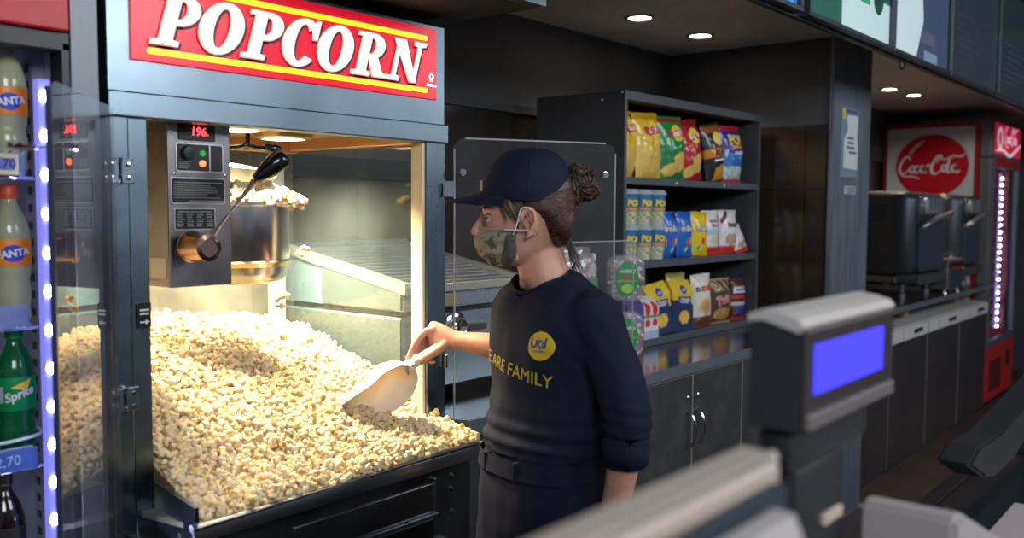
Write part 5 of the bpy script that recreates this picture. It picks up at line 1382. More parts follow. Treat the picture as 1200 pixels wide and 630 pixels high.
for s in (-1, 1):
    c = LFT * (.086 * s) + Vector((.008, 0, 0)); q = bmesh.new()
    loft(q, [ering(c + FWD * f_ + Vector((0, 0, z)), LFT, Vector((0, 0, 1)), a, b_, 16, 2.3) for f_, z, a, b_ in ((-.075, .045, .022, .03), (-.06, .048, .036, .045), (-.01, .052, .040, .050), (.05, .042, .043, .040), (.10, .033, .044, .031), (.145, .027, .036, .025), (.165, .024, .018, .015))])
    shoe = obj('shoe', q, mat('shoe_black', (.02, .02, .022), .5), PE, local=True, smooth=180)
    q = bmesh.new(); loft(q, [ering(c + FWD * .045 + Vector((0, 0, z)), LFT, FWD, a, .125, 28, 2.6) for z, a in ((0, .045), (.014, .047))]); obj('sole', q, mat('sole_grey', (.10, .10, .10), .7), shoe, local=True)

# ------------------------------------------------------------------ scoop in her hand
def PW(x, y, z): return Matrix.Translation((PX, PY, 0)) @ Rz(PR) @ Vector((x, y, z))
h0 = PW(-.238, .300, 1.176); h1 = PW(-.305, .288, 1.135); tip = PW(-.452, .262, .972)
SCP = thing('popcorn_scoop', 'white plastic scoop held in the hand, dipping into the popcorn', 'scoop', tuple(h1))
sc_m = mat('scoop_white', (.90, .84, .72), .35, sss=.2)
axis = (tip - h1).normalized(); Lb = (tip - h1).length
opn = (Matrix.Rotation(PR, 3, 'Z') @ Vector((.35, -.62, -.60))); opn = (opn - axis * opn.dot(axis)).normalized(); sd = axis.cross(opn).normalized()
b = bmesh.new(); rowsO, rowsI = [], []
NS = 20
for i in range(NS + 1):
    t = i / NS; r_ = .014 + .052 * min(1, (t / .22)) ** .5 if t < .22 else .066 + .004 * t
    half = PI * .50 * (1 if t < .35 else 1 - .62 * ((t - .35) / .65) ** 1.3)
    c = h1 + axis * (Lb * t)
    rO = [c - opn * (r_ * math.cos(a)) + sd * (r_ * math.sin(a)) + opn * .012 for a in [half * (-1 + 2 * k / 18) for k in range(19)]]
    rI = [c - opn * ((r_ - .0025) * math.cos(a)) + sd * ((r_ - .0025) * math.sin(a)) + opn * .012 + (axis * .0025 if i == 0 else Vector((0, 0, 0))) for a in [half * (-1 + 2 * k / 18) for k in range(19)]]
    rowsO.append([b.verts.new(p) for p in rO]); rowsI.append([b.verts.new(p) for p in rI])
for G_ in (rowsO, rowsI):
    for a, c in zip(G_, G_[1:]):
        for k in range(18): b.faces.new((a[k], a[k + 1], c[k + 1], c[k]))
for k in range(18):
    b.faces.new((rowsO[0][k], rowsO[0][k + 1], rowsI[0][k + 1], rowsI[0][k])); b.faces.new((rowsO[-1][k], rowsO[-1][k + 1], rowsI[-1][k + 1], rowsI[-1][k]))
for i in range(NS):
    for k in (0, 18): b.faces.new((rowsO[i][k], rowsO[i + 1][k], rowsI[i + 1][k], rowsI[i][k]))
# rounded closed heel
bmesh.ops.create_icosphere(b, subdivisions=3, radius=.0155, matrix=T(*(h1 + axis * .003)))
obj('bowl', b, sc_m, SCP, smooth=60)
hd_ = (h0 - h1).normalized()
b = bmesh.new(); tube(b, [h1 - hd_ * .016, h1 + hd_ * .01, h0, h0 + hd_ * .015], [.019, .0135, .0125, .010], 16); obj('scoop_handle', b, mat('scoop_handle_clear', (.85, .80, .74), .25, sss=.2, alpha=.85), SCP, smooth=60)
# ------------------------------------------------------------------ candy tubs and acrylic divider left of the shelf unit
tubm = glass('tub_clear', haze=.22, hazecol=(.75, .72, .75), boost=1.6, hscale=20)
def tub(x, y, z, label, rot=-.75, sc=1.):
    t = thing('candy_tub', label, 'candy tub', (x, y, z), rot, 'clear tubs of gummy candy on the worktop')
    def outline(k):   # wavy clear tub seen from the front
        P = []
        for i in range(48):
            a = 2 * PI * i / 48; r = 1 + .09 * math.cos(4 * a + PI)
            P.append((k * .075 * sc * r * math.cos(a), .092 * sc + k * .092 * sc * r * math.sin(a)))
        return P
    b = bmesh.new(); loft(b, [[(p[0], yy, p[1]) for p in outline(k)] for yy, k in ((-.042, .80), (-.040, .90), (-.03, .97), (.0, 1.), (.03, .97), (.042, .88))])
    obj('tub_shell', b, tubm, t, local=True, smooth=50)
    b = bmesh.new(); R = random.Random(int(x * 1000))
    for _ in range(70):
        a = R.random() * 2 * PI; r = .8 * math.sqrt(R.random())
        bmesh.ops.create_icosphere(b, subdivisions=1, radius=.011, matrix=T(.075 * sc * r * math.cos(a), R.uniform(-.022, .028), .092 * sc + .092 * sc * r * math.sin(a)) @ Matrix.Diagonal((1, 1, .7, 1)))
    tag(obj('gummies', b, mat('gummy_pink', (.88, .62, .64), .35, sss=.3, var=((.92, .84, .78), 25, .4, .6)), t, local=True, smooth=60), None, None, kind='stuff')
    lb = obj('label', prism(bmesh.new(), ell(0, .092 * sc, .040 * sc, .062 * sc, 30), -.0445, -.0425), mat('label_tub_green', (.02, .32, .08), .4), t, local=True)
    bm = text('HARIBO', .0165 * sc, .0003, .0004); xform(bm, T(0, -.0458, .118 * sc)); obj('lettering', bm, print_white, lb, local=True)
    bm = text('FRUITY', .016 * sc, .0003, .0004); xform(bm, T(0, -.0458, .098 * sc)); obj('lettering', bm, print_red, lb, local=True)
    obj('painted_shape', prism(bmesh.new(), ell(0, .058 * sc, .022 * sc, .016 * sc, 20), -.0455, -.044), mat('picture_lime', (.45, .65, .1), .5), lb, local=True)
    obj('stripe', Box(-.038 * sc, -.0455, .083 * sc, .038 * sc, -.044, .086 * sc), mat('print_orange'), lb, local=True)
    return t
tub(2.785, 1.775, .9645, 'lower clear candy tub, half hidden behind the shoulder')
tub(2.785, 1.775, 1.1655, 'clear candy tub with green oval label, topmost of its stack')
bx = thing('candy_drum', 'large clear drum of pink candy with a green label behind the person', 'candy tub', (2.545, 1.86, .9645), -.2)
obj('drum_shell', Lathe([(.115, 0), (.125, .01), (.13, .05), (.13, .33), (.122, .37), (.10, .39), (.10, .41), (.001, .412)], n=40, sy=.62), tubm, bx, local=True, smooth=50)
b = bmesh.new(); R = random.Random(9)
for _ in range(420):
    a = R.random() * 2 * PI; r = .112 * (1 if R.random() < .75 else R.random())
    bmesh.ops.create_icosphere(b, subdivisions=1, radius=.013, matrix=T(r * math.cos(a), .62 * r * math.sin(a), R.uniform(.02, .375)))
tag(obj('candy', b, mat('gummy_pale', (.90, .66, .68), .35, sss=.3, var=((.82, .74, .70), 18, .42, .6)), bx, local=True, smooth=60), None, None, kind='stuff')
lbm = Lathe([(.1312, .10), (.1315, .30)], n=60, sy=.62, cap=False)
for f in list(lbm.faces):
    if f.calc_center_median().y > -.01: lbm.faces.remove(f)
lb = obj('label', lbm, mat('label_drum_green', (.06, .28, .10), .4), bx, local=True, smooth=60)
bm = subdiv(text('HARIBO', .05, .0003, .0015, width=.18), .012)
for v in bm.verts:
    a = v.co.x / .125; v.co.x, v.co.y = .1325 * math.sin(a), -.1325 * .62 * math.cos(a) - .001
    v.co.z += .245
obj('lettering', bm, print_red, lb, local=True)
ac = thing('acrylic_divider', 'upright clear acrylic panel on the worktop in front of the candy tubs', 'divider', (2.50, 1.66, .9645), -.15)
obj('sheet', Box(-.30, -.002, .0, .13, .002, .435, .001), acryl, ac, local=True)
b = bmesh.new(); box(b, .127, -.0022, 0, .1305, .0022, .435); box(b, -.30, -.0022, .432, .13, .0022, .4355); obj('sheet_edge', b, acryl_edge, ac, local=True)
obj('foot', Box(.08, -.03, 0, .15, .03, .005, .001), blackp, ac, local=True)

# ------------------------------------------------------------------ food warmer with slanted rack, right of the machine
fw = thing('food_warmer', 'stainless food warmer with sloping wire rack and round dial behind the popcorn machine', 'food warmer', (1.95, 2.0, .9645))
wx0, wx1, wy0, wy1 = 1.715, 2.215, 1.80, 2.33
blue_st = mat('warmer_steel', (.40, .50, .56), .34, .55, rvar=(4, .2, .38))
side_st = mat('warmer_side', (.20, .20, .18), .4, .3)
b = bmesh.new(); prism(b, [(wy0, 1.000), (wy1, 1.000), (wy1, 1.205), (wy0, 1.205)], wx0, wx1, 'yz'); obj('lower_body', b, blue_st, fw)
b = bmesh.new(); prism(b, [(wy0 - .005, 1.222), (wy1, 1.222), (wy1, 1.380), (wy0 - .005, 1.278)], wx0 + .005, wx1 - .005, 'yz'); up = obj('upper_body', b, blue_st, fw)
obj('dark_gap', Box(wx0 + .01, wy0 + .01, 1.204, wx1 - .01, wy1, 1.223), blackm, fw)
for x_ in (wx0 - .002,):
    b = bmesh.new(); prism(b, [(wy0, 1.002), (wy1 - .02, 1.002), (wy1 - .02, 1.200), (wy0, 1.200)], x_ - .002, x_ + .003, 'yz'); prism(b, [(wy0, 1.226), (wy1 - .2, 1.226), (wy1 - .2, 1.335), (wy0, 1.276)], x_ - .0, x_ + .006, 'yz'); obj('side_sheet', b, side_st, fw)
sl = math.atan2(.102, wy1 - wy0)
def rack(y, dz=0): return 1.284 + (y - wy0) * math.tan(sl) + dz
b = bmesh.new()
for k in range(13):
    y_ = wy0 + .03 + k * .036
    box(b, wx0 + .02, y_ - .007, rack(y_) - .002, wx1 - .02, y_ + .007, rack(y_) + .008, .003)
obj('rack_bars', b, mat('rack_pale', (.50, .47, .46), .3, .8), fw)
b = bmesh.new(); prism(b, [(wy0 + .01, rack(wy0) - .006), (wy1, rack(wy1) - .006), (wy1, rack(wy1) - .003), (wy0 + .01, rack(wy0) - .003)], wx0 + .02, wx1 - .02, 'yz'); obj('drip_tray', b, mat('tray_grey', (.16, .15, .15), .4, .6), fw)
rail_w = mat('rack_rail', (.70, .67, .56), .35, .7)
for x_ in (wx0 - .004, wx1 - .022):
    b = bmesh.new(); prism(b, [(wy0 - .02, rack(wy0) - .016), (wy1 - .03, rack(wy1 - .05) - .012), (wy1 - .03, rack(wy1 - .05) + .014), (wy0 - .02, rack(wy0) + .014)], x_, x_ + .026, 'yz'); obj('side_rail', b, rail_w, fw)
b = Box(wx0, wy0 - .022, rack(wy0) - .016, wx1, wy0 - .008, rack(wy0) + .008, .002); obj('front_rail', b, rail_w, fw)
b = Box(wx0, wy1 - .04, rack(wy1) - .03, wx1, wy1, rack(wy1) + .012, .003); obj('back_rail', b, steel, fw)
obj('drawer_handle', Box(wx0 + .07, wy0 - .022, 1.228, wx0 + .20, wy0 - .004, 1.262, .002), mat('handle_tan', (.60, .45, .28), .35, .6), fw)
b = Box(wx0 + .11, wy0 - .008, 1.264, wx0 + .19, wy0 - .003, 1.270); obj('slot', b, blackp, fw)
q = Lathe([(.042, 0), (.044, .004), (.038, .008), (.028, .010), (.026, .022), (.022, .030), (.012, .026), (.001, .026)], n=36); xform(q, T(1.925, wy0 - .001, 1.165) @ Rx(PI / 2)); dl = obj('dial', q, chrome, fw, smooth=40)
obj('dial_pointer', Box(1.945, wy0 - .03, 1.150, 2.035, wy0 - .003, 1.168, .003), mat('pointer_brown', (.09, .045, .03), .4), fw)
obj('marking', Box(1.735, wy0 - .0015, 1.178, 1.765, wy0, 1.190), mat('mark_pink', (.6, .25, .25), .5), fw)
obj('vent_slot', Box(wx0 + .02, wy0 - .004, 1.003, wx0 + .14, wy0 + .002, 1.020, .001), blackm, fw)
obj('indicator', Box(wx0 + .048, wy0 - .006, 1.045, wx0 + .062, wy0 - .0, 1.070, .002), mat('indicator_red', (.45, .10, .06), .4), fw)
for x_ in (wx0 + .04, wx1 - .04):
    for y_ in (wy0 + .04, wy1 - .04): obj('foot', Lathe([(.014, 0), (.016, .01), (.012, .037), (.012, .038)], (x_, y_, .9645), 14), blackp, fw)

# ------------------------------------------------------------------ notices on the partition end
nt_ = thing('notice_sheet', 'torn blue and white notice taped high on the pillar', 'notice', (4.385, 1.553, 1.66))
b = bmesh.new(); prism(b, [(4.262, 1.655), (4.49, 1.660), (4.495, 1.975), (4.405, 1.978), (4.265, 1.985)], 1.5525, 1.5545); obj('paper', b, mat('paper_blue', (.16, .24, .32), .6), nt_)
b = bmesh.new(); prism(b, [(4.30, 1.70), (4.48, 1.695), (4.485, 1.79), (4.47, 1.86), (4.485, 1.95), (4.33, 1.945), (4.35, 1.88), (4.30, 1.83)], 1.5512, 1.5524); obj('white_area', b, mat('paper_white', (.60, .64, .66), .6), nt_)
b = bmesh.new(); prism(b, [(4.275, 1.925), (4.31, 1.925), (4.31, 1.972), (4.275, 1.972)], 1.5508, 1.5520); obj('yellow_mark', b, mat('mark_yellow', (.55, .50, .10), .6), nt_)
b = bmesh.new()
R = random.Random(4)
for k in range(4): 
    zz = 1.835 - k * .022; box(b, 4.33 + R.random() * .04, 1.5500, zz, 4.42 + R.random() * .05, 1.5510, zz + .010)
box(b, 4.32, 1.5500, 1.958, 4.47, 1.5510, 1.972); obj('print', b, mat('print_slate', (.07, .11, .16), .6), nt_)
nt2 = thing('wall_plate', 'small pale label plate below the notice on the pillar', 'label plate', (4.385, 1.553, 1.575))
obj('plate', Box(4.318, 1.550, 1.578, 4.468, 1.5545, 1.617, .001), mat('plate_grey', (.40, .42, .43), .5), nt2)
b = bmesh.new()
for k in range(3): box(b, 4.35, 1.549, 1.585 + k * .010, 4.455, 1.5503, 1.589 + k * .010)
obj('print', b, mat('print_slate'), nt2)

# ------------------------------------------------------------------ right bay: worktop, under-counter fridges, ovens, cola fridge
wt2 = thing('worktop', 'thin dark steel shelf-like worktop carrying the two ovens', 'worktop', (6, 2, .94))
obj('top_slab', Box(4.67, 1.585, .938, 7.47, 2.404, .964, .001), mat('worktop_dark', (.12, .13, .15), .22, .8), wt2)
obj('front_edge', Box(4.67, 1.578, .934, 7.47, 1.586, .966, .001), mat('edge_grey', (.30, .34, .38), .3, .9), wt2)
for x_ in (5.80, 6.98): obj('spacer_block', Box(x_, 1.70, .862, x_ + .10, 1.78, .938), mat('block_wood', (.42, .25, .11), .6), wt2)
def under(x0, x1, label):
    t = thing('undercounter_fridge', label, 'fridge', ((x0 + x1) / 2, 1.9, 0), group='under-counter fridges with white tops')
    top = mat('fridge_top_white', (.62, .61, .58), .4); dr = mat('fridge_door_dark', (.045, .043, .046), .35, .3, var=((.065, .055, .055), 3, .4, .7))
    obj('body', Box(x0 + .02, 1.62, .07, x1 - .004, 2.30, .76, .002), dr, t)
    b = bmesh.new(); prism(b, [(1.572, .770), (2.30, .770), (2.30, .860), (1.60, .848), (1.572, .838)], x0 + .002, x1 - .002, 'yz'); tp = obj('top_housing', b, top, t)
    obj('trim_line', Box(x0 + .002 + (x1 - x0) * .30, 1.5705, .772, x0 + .006 + (x1 - x0) * .30, 1.5735, .836), mat('line_grey', (.2, .2, .2), .5), tp)
    a = x0 + (x1 - x0) * .60; obj('readout', Box(a, 1.569, .795, a + (x1 - x0) * .24, 1.5735, .818, .001), blackp, tp)
    obj('logo', Box(a + .05, 1.5705, .780, a + .09, 1.5725, .785), mat('line_grey'), tp)
    d = obj('door', Box(x0 + .03, 1.578, .075, x1 - .01, 1.618, .765, .004), dr, t)
    obj('grip_strip', Box(x0 + .008, 1.582, .075, x0 + .028, 1.618, .765, .002), mat('grip_steel', (.30, .29, .28), .35, .8), t)
    for xx in (x0 + .06, x1 - .06):
        for yy in (1.69, 2.2): obj('foot', Lathe([(.02, 0), (.02, .07)], (xx, yy, 0), 12), blackp, t)
under(4.70, 5.15, 'dark under-counter fridge beside the pillar, mostly behind the blue screen')
under(5.16, 5.845, 'dark under-counter fridge with white top just right of the blue screen')
under(5.87, 6.60, 'third dark under-counter fridge from the pillar below the ovens')
under(6.61, 7.36, 'dark under-counter fridge with white top next to the cola fridge')
obj_k = Box(4.67, 1.66, .0, 7.40, 1.68, .07); struct('baseboard_back', obj_k, blackm)
def oven(x0, x1, label):
    y0, y1, z0, z1 = 1.66, 2.26, 1.105, 1.615
    t = thing('speed_oven', label, 'oven', ((x0 + x1) / 2, 1.95, .9645), group='countertop speed ovens')
    side = mat('oven_side', (.055, .048, .042), .38, .4); frm = mat('oven_door_blue_black', (.035, .045, .058), .28, .4)
    b = bmesh.new(); loft(b, [[(x, y0 + .09, z) for x, z in rrect(x0, z0, x1, z1, .035, 6)], [(x, y1, z) for x, z in rrect(x0, z0, x1, z1, .035, 6)]]); obj('casing', b, side, t, smooth=40)
    b = bmesh.new(); prism(b, rrect(x0 + .02, z1 - .006, x1 - .02, z1 + .004, .004, 3), y0 + .10, y1); obj('top_sheet', b, mat('oven_top_steel', (.85, .78, .70), .35, .9), t)
    for i in range(3):
        b = bmesh.new()
        for j in range(5): box(b, x0 - .003, y0 + .16 + i * .14, z1 - .085 - j * .020, x0 + .004, y0 + .27 + i * .14, z1 - .077 - j * .020)
        obj('vent', b, blackm, t)
    b = bmesh.new()
    for j in range(10): box(b, x0 - .003, y0 + .19, z0 + .05 + j * .018, x0 + .004, y0 + .29, z0 + .057 + j * .018)
    obj('vent', b, blackm, t)
    b = bmesh.new(); loft(b, [[(x, y0, z) for x, z in rrect(x0 + .03, z0 + .02, x1 - .03, z1 - .015, .05, 6)], [(x, y0 + .03, z) for x, z in rrect(x0 + .004, z0 + .004, x1 - .004, z1 - .004, .04, 6)], [(x, y0 + .09, z) for x, z in rrect(x0, z0, x1, z1, .035, 6)]]); obj('front_housing', b, frm, t, smooth=40)
    w = x1 - x0
    d = obj('door', prism(bmesh.new(), rrect(x0 + .05, z0 + .03, x1 - .05, z0 + .31, .03), y0 - .02, y0 + .005), mat('oven_door_slate', (.06, .085, .12), .3, .4), t)
    h = bmesh.new(); P = catmull([(x0 + .06, y0 - .02, z0 + .285), (x0 + .07, y0 - .055, z0 + .315), (x0 + w * .35, y0 - .075, z0 + .350), (x0 + w * .7, y0 - .08, z0 + .375), (x1 - .04, y0 - .06, z0 + .385), (x1 - .02, y0 - .02, z0 + .35)], 5)
    tube(h, P, .017, 12); obj('handle', h, mat('handle_silver', (.30, .33, .36), .3, .7), d, smooth=60)
    p = obj('control_panel', prism(bmesh.new(), rrect(x0 + .08, z1 - .135, x1 - .04, z1 - .025, .02), y0 - .012, y0 + .002), mat('panel_slate', (.13, .16, .19), .3, .3), t)
    k = Lathe([(.048, 0), (.046, .02), (.030, .028), (.001, .030)], n=28); xform(k, T(x0 + .16, y0 - .01, z1 - .08) @ Rx(PI / 2)); obj('dial', k, mat('dial_silver', (.55, .57, .6), .3, .6), p, smooth=50)
    b = bmesh.new()
    for i in range(4): box(b, x0 + .26 + i * w * .13, y0 - .014, z1 - .125, x0 + .262 + i * w * .13, y0 - .011, z1 - .035)
    obj('panel_lines', b, mat('line_pale', (.5, .5, .5), .4), p)
    obj('under_tray', Box(x0 + .01, y0 + .10, z0 - .040, x1 - .01, y1 - .02, z0 - .002, .003), mat('tray_sheen', (.50, .42, .34), .3, .9), t)
    b = bmesh.new(); loft(b, [[(x, yy, z) for x, z in rrect(x0 + .01, z0 - .05, x1 - .01, z0 + .01, .02, 4)] for yy in (y0 - .03, y0 + .10)]); obj('front_skirt', b, mat('skirt_grey', (.09, .09, .10), .35, .4), t, smooth=40)
    for xx in (x0 + .07, x1 - .07):
        for yy in (y0 + .08, y1 - .10): obj('leg', Lathe([(.024, 0), (.024, .03), (.014, .04), (.014, z0 - .9645 - .03)], (xx, yy, .9645), 14), mat('leg_steel', (.25, .26, .28), .3, .9), t)
    return t
oven(5.80, 6.45, 'dark speed oven with curved handle next to the pillar')
oven(6.86, 7.40, 'dark speed oven with curved handle next to the cola fridge')
tm = thing('holding_box', 'small steel box with wire handle standing between the two ovens', 'small appliance', (6.66, 1.70, .9645))
b = bmesh.new(); box(b, 6.48, 1.63, .985, 6.84, 1.80, 1.165, .004); obj('body', b, mat('box_steel', (.28, .29, .29), .3, .8), tm)
obj('lid', Box(6.47, 1.62, 1.165, 6.85, 1.81, 1.182, .003), mat('lid_copper', (.55, .42, .33), .3, .9), tm)
obj('front_face', Box(6.51, 1.622, .995, 6.82, 1.631, 1.125, .002), mat('face_blue', (.11, .14, .16), .25, .7), tm)
obj('control_band', Box(6.49, 1.620, 1.13, 6.83, 1.631, 1.158, .002), blackp, tm)
obj('red_line', Box(6.51, 1.617, 1.122, 6.82, 1.622, 1.129), red_p, tm)
obj('handle', Tube([(6.55, 1.70, 1.182), (6.55, 1.70, 1.212), (6.80, 1.70, 1.212), (6.80, 1.70, 1.182)], .006, 8), chrome, tm)
for xx in (6.52, 6.80): obj('foot', Lathe([(.016, 0), (.012, .021)], (xx, 1.66, .9645), 12), chrome, tm)
obj('front_knob', Lathe([(.012, 0), (.008, .02), (.001, .021)], (6.60, 1.60, .9645), 12), mat('knob_pale', (.6, .6, .6), .4), tm)

cf = thing('cola_fridge', 'tall red and white cola fridge with a lit glass door', 'fridge', (7.99, 2.0, 0))
cx0, cx1, cy0, cy1 = 7.50, 8.50, 1.62, 2.39
b = bmesh.new(); box(b, cx0 + .006, cy0 + .07, .06, cx0 + .04, cy1, 2.17); box(b, cx1 - .04, cy0 + .07, .06, cx1, cy1, 2.17); box(b, cx0 + .04, cy1 - .03, .06, cx1 - .04, cy1, 2.17); box(b, cx0 + .04, cy0 + .07, 2.0, cx1 - .04, cy1 - .03, 2.17); box(b, cx0 + .04, cy0 + .07, .06, cx1 - .04, cy1 - .03, .45)
obj('cabinet', b, mat('cola_red', (.33, .012, .016), .35), cf)
sp_ = obj('side_panel', Box(cx0, cy0 + .115, .10, cx0 + .0055, cy1 - .03, 2.135), mat('cola_white', (.66, .63, .60), .4), cf)
dcy, dcz = 2.03, 1.845
q = prism(bmesh.new(), ell(0, 0, .262, .240, 48), -.003, 0); xform(q, T(cx0 - .0005, dcy, dcz) @ Rz(-PI / 2)); obj('disc', q, mat('disc_red', (.62, .006, .016), .35), sp_)
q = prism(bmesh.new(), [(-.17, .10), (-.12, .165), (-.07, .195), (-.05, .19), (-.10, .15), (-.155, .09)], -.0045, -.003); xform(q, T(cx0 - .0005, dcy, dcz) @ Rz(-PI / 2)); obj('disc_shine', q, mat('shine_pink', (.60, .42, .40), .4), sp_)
q = script_logo(.48, -.006, -.0035); xform(q, T(cx0 - .0005, dcy, dcz - .005) @ Rz(-PI / 2)); obj('lettering', q, mat('logo_white', (.85, .82, .80), .4), sp_)
obj('corner_post', Box(cx0 - .001, cy0, .06, cx0 + .09, cy0 + .07, 1.90, .003), mat('post_grey', (.16, .165, .17), .4, .3), cf)
hdm = mat('cola_header', (.6, .01, .03), .3, emit=(.62, .01, .05), es=.45)
hp = obj('header', Box(cx0 - .001, cy0 + .0, 1.905, cx1, cy0 + .07, 2.172, .004), mat('post_grey'), cf)
obj('header_panel', Box(cx0 + .10, cy0 - .006, 1.930, cx1 - .03, cy0 + .002, 2.160, .002), hdm, cf)
wv = bmesh.new(); ribbon(wv, [(cx0 + .12, 1.955, .5), (cx0 + .35, 1.965, 1), (cx0 + .6, 1.935, 1.2), (cx1 - .05, 2.03, 1)], .022, cy0 - .009, cy0 - .006); obj('wave', wv, mat('wave_white', (.8, .7, .8), .4, emit=(.8, .65, .8), es=.5), cf)
q = script_logo(.46, -.009, -.006); xform(q, T(cx0 + .62, cy0, 2.07)); obj('lettering', q, mat('wave_white'), cf)
q = bmesh.new(); arcband(q, cx0 + .24, 2.05, (.08, .085), (.055, .06), 0, 360, cy0 - .009, cy0 - .006); obj('roundel', q, mat('wave_white'), cf)
b = bmesh.new(); box(b, cx0 + .095, cy0 - .004, 1.83, cx1 - .02, cy0 + .03, 1.90, .002); box(b, cx1 - .06, cy0 - .004, .47, cx1 - .0, cy0 + .03, 1.83, .002); box(b, cx0 + .095, cy0 - .004, .47, cx0 + .15, cy0 + .03, 1.83, .002); box(b, cx0 + .15, cy0 - .004, .47, cx1 - .06, cy0 + .03, .52, .002)
dr_ = obj('door_frame', b, mat('door_frame_grey', (.13, .135, .15), .4, .3), cf)
obj('door_top_band', Box(cx0 + .10, cy0 - .007, 1.845, cx1 - .03, cy0 - .003, 1.895), mat('cola_band', (.5, .012, .02), .35), dr_)
obj('door_glass', Box(cx0 + .15, cy0 + .01, .52, cx1 - .06, cy0 + .014, 1.83), pane, dr_)
hd2 = Tube(catmull([(cx0 + .30, cy0 - .01, 1.38), (cx0 + .31, cy0 - .06, 1.35), (cx0 + .33, cy0 - .07, 1.1), (cx0 + .31, cy0 - .06, .84), (cx0 + .30, cy0 - .01, .80)], 5), .012, 10); obj('handle', hd2, mat('handle_dark_red', (.10, .01, .02), .4), dr_, smooth=60)
inn = obj('interior', Box(cx0 + .045, cy0 + .3, .46, cx1 - .045, cy0 + .32, 1.99), mat('cola_inner', (.3, .3, .5), .5, emit=(.20, .20, .75), es=.5), cf)
lm = mat('led_dot_far', (1, 1, 1), emit=(.72, .74, 1), es=16)
for xx, yy in ((cx0 + .20, cy0 + .05), (cx0 + .40, cy0 + .10), (cx1 - .12, cy0 + .10)):
    b = bmesh.new(); z_ = .56
    while z_ < 1.80: bmesh.ops.create_icosphere(b, subdivisions=1, radius=.011, matrix=T(xx, yy, z_)); z_ += .055
    s_ = obj('light_strip', Box(xx - .012, yy + .012, .54, xx + .012, yy + .02, 1.81), mat('strip_violet', (.3, .3, .8), .4, emit=(.28, .28, .95), es=1.2), cf)
    obj('led_row', b, lm, s_)
b = bmesh.new()
for k in range(12): box(b, cx0 + .43, cy0 + .06, .60 + k * .1, cx1 - .05, cy0 + .29, .604 + k * .1)
obj('wire_shelves', b, mat('wire_violet', (.3, .3, .5), .4, .5), cf)
gp = obj('lower_panel', Box(cx0 + .0, cy0 - .002, .06, cx1, cy0 + .07, .465, .003), mat('cola_red_lower', (.55, .02, .02), .4), cf)
b = bmesh.new()
for k in range(9): box(b, cx0 + .18 + k * .045, cy0 - .005, .12, cx0 + .20 + k * .045, cy0 + .001, .36)
obj('grille', b, blackm, gp); obj('socket_cover', Box(cx1 - .25, cy0 - .005, .26, cx1 - .13, cy0 + .001, .38), blackm, gp)
obj('floor_kick', Box(cx0 + .02, cy0 + .03, 0, cx1 - .02, cy1, .06), blackm, cf)

# ------------------------------------------------------------------ foreground: service counter with tills (out of focus)
cn = thing('service_counter', 'dark service counter in the foreground carrying the till equipment', 'counter', (1.0, .2, 0))
blk = mat('counter_black_glass', (.012, .018, .024), .08, coat=.5)
obj('top_slab', Box(-.5, -.35, .955, 3.4, .435, .985, .003), blk, cn)
obj('back_edge', Box(-.5, .435, .93, 3.4, .462, .990, .003), mat('counter_edge', (.018, .016, .016), .35), cn)
obj('plinth', Box(-.4, -.25, 0, 3.3, .38, .955), charcoal, cn)
# customer display
def rotthing(name, label, cat, loc, rz): return thing(name, label, cat, loc, rz)
cd = rotthing('customer_display', 'blurred pole-mounted customer display with a glowing blue screen', 'display', (.93, .40, .985), 0)
grey_h = mat('display_dark_grey', (.035, .037, .042), .45)
b = bmesh.new(); loft(b, [[(x, y, z) for y, z in P_] for x, P_ in ((.829, [(.335, 1.292), (.384, 1.292), (.384, 1.396), (.37, 1.400), (.335, 1.392)]), (1.090, [(.335, 1.292), (.384, 1.292), (.384, 1.396), (.37, 1.400), (.335, 1.392)]))]); xb_ = obj('housing', b, grey_h, cd)
b = bmesh.new(); loft(b, [[(x, y, z) for y, z in P_] for x in (.826, 1.093) for P_ in ([(.330, 1.392), (.336, 1.399), (.350, 1.403), (.372, 1.406), (.386, 1.401), (.386, 1.394), (.37, 1.396), (.335, 1.386)],)]); obj('top_cover', b, mat('cover_pale', (.62, .57, .53), .35), cd)
obj('front_bezel', Box(.832, .330, 1.294, 1.088, .3355, 1.388, .002), mat('bezel_brown_black', (.05, .04, .042), .35), cd)
obj('screen', Box(.852, .3285, 1.325, 1.049, .331, 1.373), mat('blue_screen', (.05, .04, .9), .3, emit=(.075, .065, 1), es=.92), cd)
obj('lower_lip', Box(.835, .326, 1.292, 1.086, .3345, 1.308, .003), mat('lip_taupe', (.16, .14, .14), .4), cd)
b = bmesh.new(); box(b, .84, .345, 1.245, 1.06, .382, 1.292, .01); box(b, .86, .345, 1.0, .995, .395, 1.25, .012); lathe(b, [(.095, 0), (.09, .012), (.03, .018)], (.93, .385, .9855), 30)
obj('pole', b, mat('pole_black', (.02, .021, .024), .5), cd, smooth=40)
